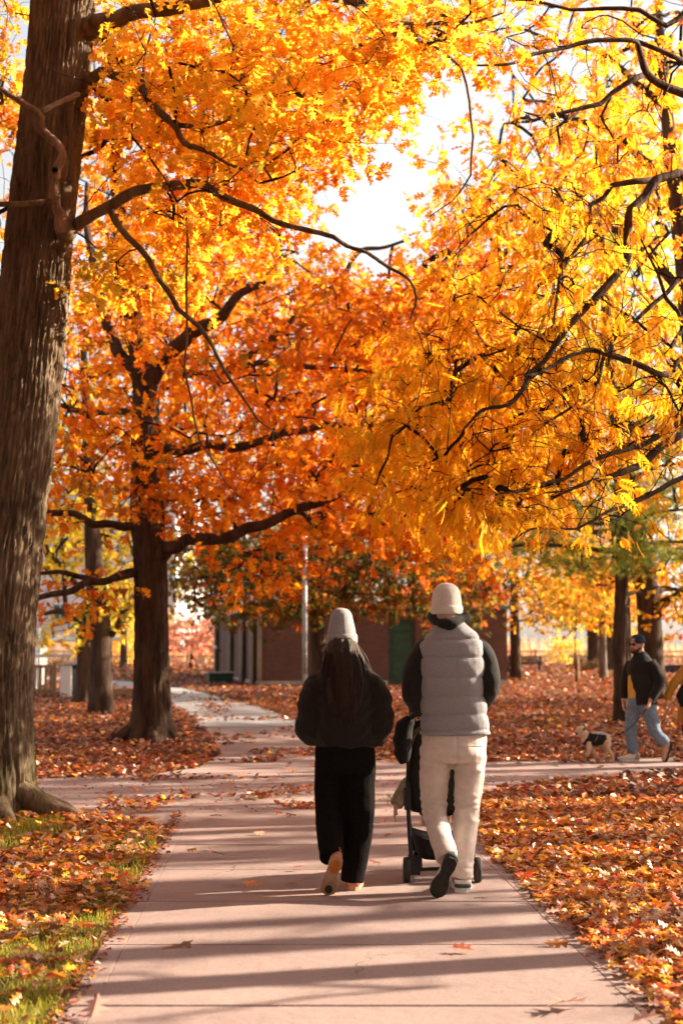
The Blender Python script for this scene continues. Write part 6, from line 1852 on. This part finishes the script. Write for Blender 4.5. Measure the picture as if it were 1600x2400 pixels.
shoe(fm, (.025, .045, 0), (-1, -.08, 0), (0, 0, 1), .285, 'shoe_white', 'shoe_white', [(.03, .10, 'gum')], width=1.1)
shoe(fm, (.455, -.045, .255), (-.30, .0, -.95), (-.92, .0, .30), .28, 'gum', 'rubber', width=1.1)
A = Acc()

# ---------- dog
dg = local('dog', 'small tan short-nosed dog in a black harness coat walking left', 'dog', ((1391 - 800) / FPX * (YD - .05), YD - .05, .006))
dg.scale = (1.1, 1.1, 1.1)
# local x to the right; dog faces -x
A = Acc()
A.tube([(.17, 0, .275), (.12, 0, .28), (.02, 0, .265), (-.07, 0, .262), (-.125, 0, .275), (-.16, 0, .30)], [(.045, .05), (.068, .072), (.072, .075), (.082, .092), (.07, .08), (.05, .055)], 16, True, (0, 1, 0))
A.tube([(-.13, 0, .30), (-.165, 0, .345), (-.185, -.01, .375)], [.06, .056, .05], 12)
A.tube([(-.155, -.01, .375), (-.185, -.01, .382), (-.215, -.015, .375), (-.238, -.02, .358), (-.252, -.022, .350)], [.05, .058, .052, .036, .026], 14)
for s in (-1, 1):
    A.tube([(-.165, s * .045 - .01, .415), (-.160, s * .062 - .01, .40), (-.172, s * .066 - .012, .375)], [.012, .018, .006], 8)
def leg(pts_, r_): tbo(A, pts_, r_, 10)
leg([(-.10, -.05, .25), (-.105, -.055, .15), (-.125, -.055, .09), (-.155, -.055, .02), (-.175, -.055, .012)], [.04, .027, .018, .017, .016])
leg([(-.09, .045, .25), (-.055, .045, .17), (-.02, .05, .10), (.03, .05, .03), (.012, .05, .012)], [.04, .027, .018, .017, .016])
leg([(.13, -.05, .25), (.115, -.055, .18), (.165, -.055, .10), (.185, -.055, .03), (.165, -.055, .012)], [.055, .035, .018, .016, .016])
leg([(.12, .045, .25), (.095, .05, .18), (.125, .05, .11), (.09, .05, .05), (.072, .05, .03)], [.055, .035, .018, .016, .016])
A.tube([(.18, 0, .30), (.205, 0, .325), (.20, 0, .35)], [.018, .012, .006], 8)
put(dg, 'body', sculpt(A, .007, 4, name='body'), noise_mat('tan dog fur', (.56, .40, .28), (.68, .52, .38), 14, .85, .4, 90))
A = Acc(); A.tube([(-.238, -.02, .352), (-.256, -.022, .347)], [.033, .022], 12); put(dg, 'muzzle_mask', sculpt(A, .006, 2, name='muzzle_mask'), noise_mat('black dog mask', (.03, .022, .018), (.05, .035, .028), 20, .7))
for s in (-1, 1):
    A = Acc(); A.tube([(-.222, s * .034 - .015, .385), (-.230, s * .036 - .016, .385)], [.009, .005], 8); put(dg, 'eye', A.mesh('eye', True), M['iron'])
    A = Acc(); A.tube([(-.160, s * .05 - .01, .418), (-.158, s * .068 - .01, .405), (-.170, s * .073 - .012, .378)], [(.010, .008), (.020, .008), (.008, .005)], 10); put(dg, 'ear', A.mesh('ear', True), noise_mat('brown dog ear', (.16, .09, .05), (.22, .13, .08), 20, .8))
A = Acc(); A.tube([(.11, 0, .283), (.06, 0, .278), (-.02, 0, .268), (-.075, 0, .265), (-.118, 0, .278), (-.135, 0, .29)], [(.072, .076), (.078, .08), (.080, .083), (.090, .10), (.080, .088), (.068, .074)], 18, True, (0, 1, 0))
ct = put(dg, 'harness', sculpt(A, .008, 2, wrinkle(.003, 20, 20, 2), 'harness'), M['black_fleece'])
A = Acc(); A.tube([(.10, -.05, .345), (.02, -.055, .352), (-.08, -.06, .36)], [(.03, .006)] * 3, 10, True, (0, 1, .6)); put(dg, 'reflective_panel', A.mesh('reflective_panel', True), M['galv'], parent=ct)
A = Acc()
tbo(A, [(.02, -.02, .36), (-.01, -.088, .30), (-.04, -.09, .25)], [.006] * 3, 6); put(dg, 'strap', A.mesh('strap', True), M['steel_tan'], parent=ct)
# leash
w0 = np.array([(1485 - 800) / FPX * YD + .115, YD - .2, .76]); w1 = np.array([(1391 - 800) / FPX * YD + .0, YD - .06, .365])
A = Acc(); t = np.linspace(0, 1, 18)[:, None]; A.tube(w0 + (w1 - w0) * t - np.array([0, 0, .16]) * (4 * t * (1 - t)), .006, 6)
ls = link('leash', A.mesh('leash', True), M['iron']); tag(ls, 'thin dark leash running from the man\'s hand to the dog', 'leash')

# ---------- person at the right edge
ep = local('person', 'person in a mustard coat with a black bag cut off by the right edge', 'person', ((1622 - 800) / FPX * 19.4, 19.4, .006))
A = Acc()
head(A, (0, 0, 1.40), (-.9, -.4), .96)
A.tube([(.02, 0, 1.3), (.01, 0, 1.4), (.01, 0, 1.48)], [.06, .05, .05], 12)
rings(A, [(.78, 0, 0, .13, .1), (1.0, 0, 0, .12, .1), (1.2, 0, 0, .14, .1), (1.32, 0, 0, .1, .08)])
tb(A, [(-.06, -.06, .8), (-.14, -.06, .45), (-.10, -.06, .08), (-.2, -.06, .04)], [.08, .05, .036, .03]); tb(A, [(.06, .06, .8), (.14, .06, .45), (.25, .06, .15), (.2, .06, .05)], [.08, .05, .036, .03])
tb(A, [(-.14, -.10, 1.24), (-.35, -.14, .98), (-.435, -.16, .80)], [.045, .036, .026]); hand(A, (-.437, -.16, .795), (-.25, 0, -1), (.9, .2, 0), .95, .6, 1)
tb(A, [(.15, .08, 1.24), (.22, .1, 1.0), (.2, .02, .8)], [.045, .036, .026]); hand(A, (.2, .02, .8), (-.2, -.1, -1), (-.9, 0, 0), .95, .5, -1)
put(ep, 'body', sculpt(A, .013, 2, name='body'), M['skin'])
A = Acc()
rings(A, [(.50, .0, 0, .26, .18), (.70, 0, 0, .235, .165), (.95, 0, 0, .19, .14), (1.15, 0, 0, .19, .13), (1.26, 0, 0, .15, .1), (1.36, 0, 0, .075, .07)])
tbo(A, [(-.13, -.08, 1.24), (-.24, -.115, 1.12), (-.35, -.14, .985), (-.425, -.158, .82)], [.075, .07, .062, .052]); tbo(A, [(.13, .07, 1.24), (.22, .1, 1.02), (.2, .03, .84)], [.07, .065, .055])
put(ep, 'coat', sculpt(A, .014, 4, wrinkle(.008, 9, 7, 41), 'coat'), cloth('mustard coat', (.42, .20, .025), (.52, .27, .04), 80, .3))
A = Acc()
tbo(A, [(-.06, -.06, .6), (-.14, -.06, .45), (-.10, -.06, .12)], [.08, .07, .06]); tbo(A, [(.06, .06, .6), (.14, .06, .45), (.24, .06, .18)], [.08, .07, .06])
put(ep, 'trousers', sculpt(A, .012, 3, name='trousers'), M['black_cloth'])
shoe(ep, (-.04, -.06, 0), (-1, 0, 0), (0, 0, 1), .26, 'black_fleece', 'rubber'); shoe(ep, (.30, .06, .15), (-.75, 0, -.6), (-.5, 0, .8), .26, 'black_fleece', 'rubber')
beanie(ep, (.0, 0, 1.54), .084, .12, M['black_fleece'], .04)
bgp = local('shoulder_bag', 'black shoulder bag hanging at the side of the person in mustard', 'bag', ((1622 - 800) / FPX * 19.4, 19.4, .006))
A = Acc(); A.tube([(-.10, -.20, 1.02), (-.17, -.21, .96), (-.22, -.215, .86), (-.2, -.21, .79), (-.1, -.2, .76)], [(.05, .04), (.09, .055), (.10, .06), (.09, .055), (.05, .04)], 16, True, (1, 0, 0)); put(bgp, 'pouch', sculpt(A, .011, 3, name='pouch'), M['stroller_fabric'])
A = Acc(); tbo(A, [(-.12, -.2, 1.02), (-.06, -.16, 1.2), (.02, -.12, 1.33), (.1, .02, 1.36)], [.012] * 4, 8); put(bgp, 'strap', A.mesh('strap', True), M['stroller_fabric'])
A = Acc(); A.tube([(-.335, -.20, .775), (-.29, -.21, .82)], .006, 6); put(bgp, 'pull_tab', A.mesh('pull_tab'), noise_mat('yellow tab', (.7, .45, .05), (.8, .5, .06), 10))
bpy.data.scenes.remove(TMP)
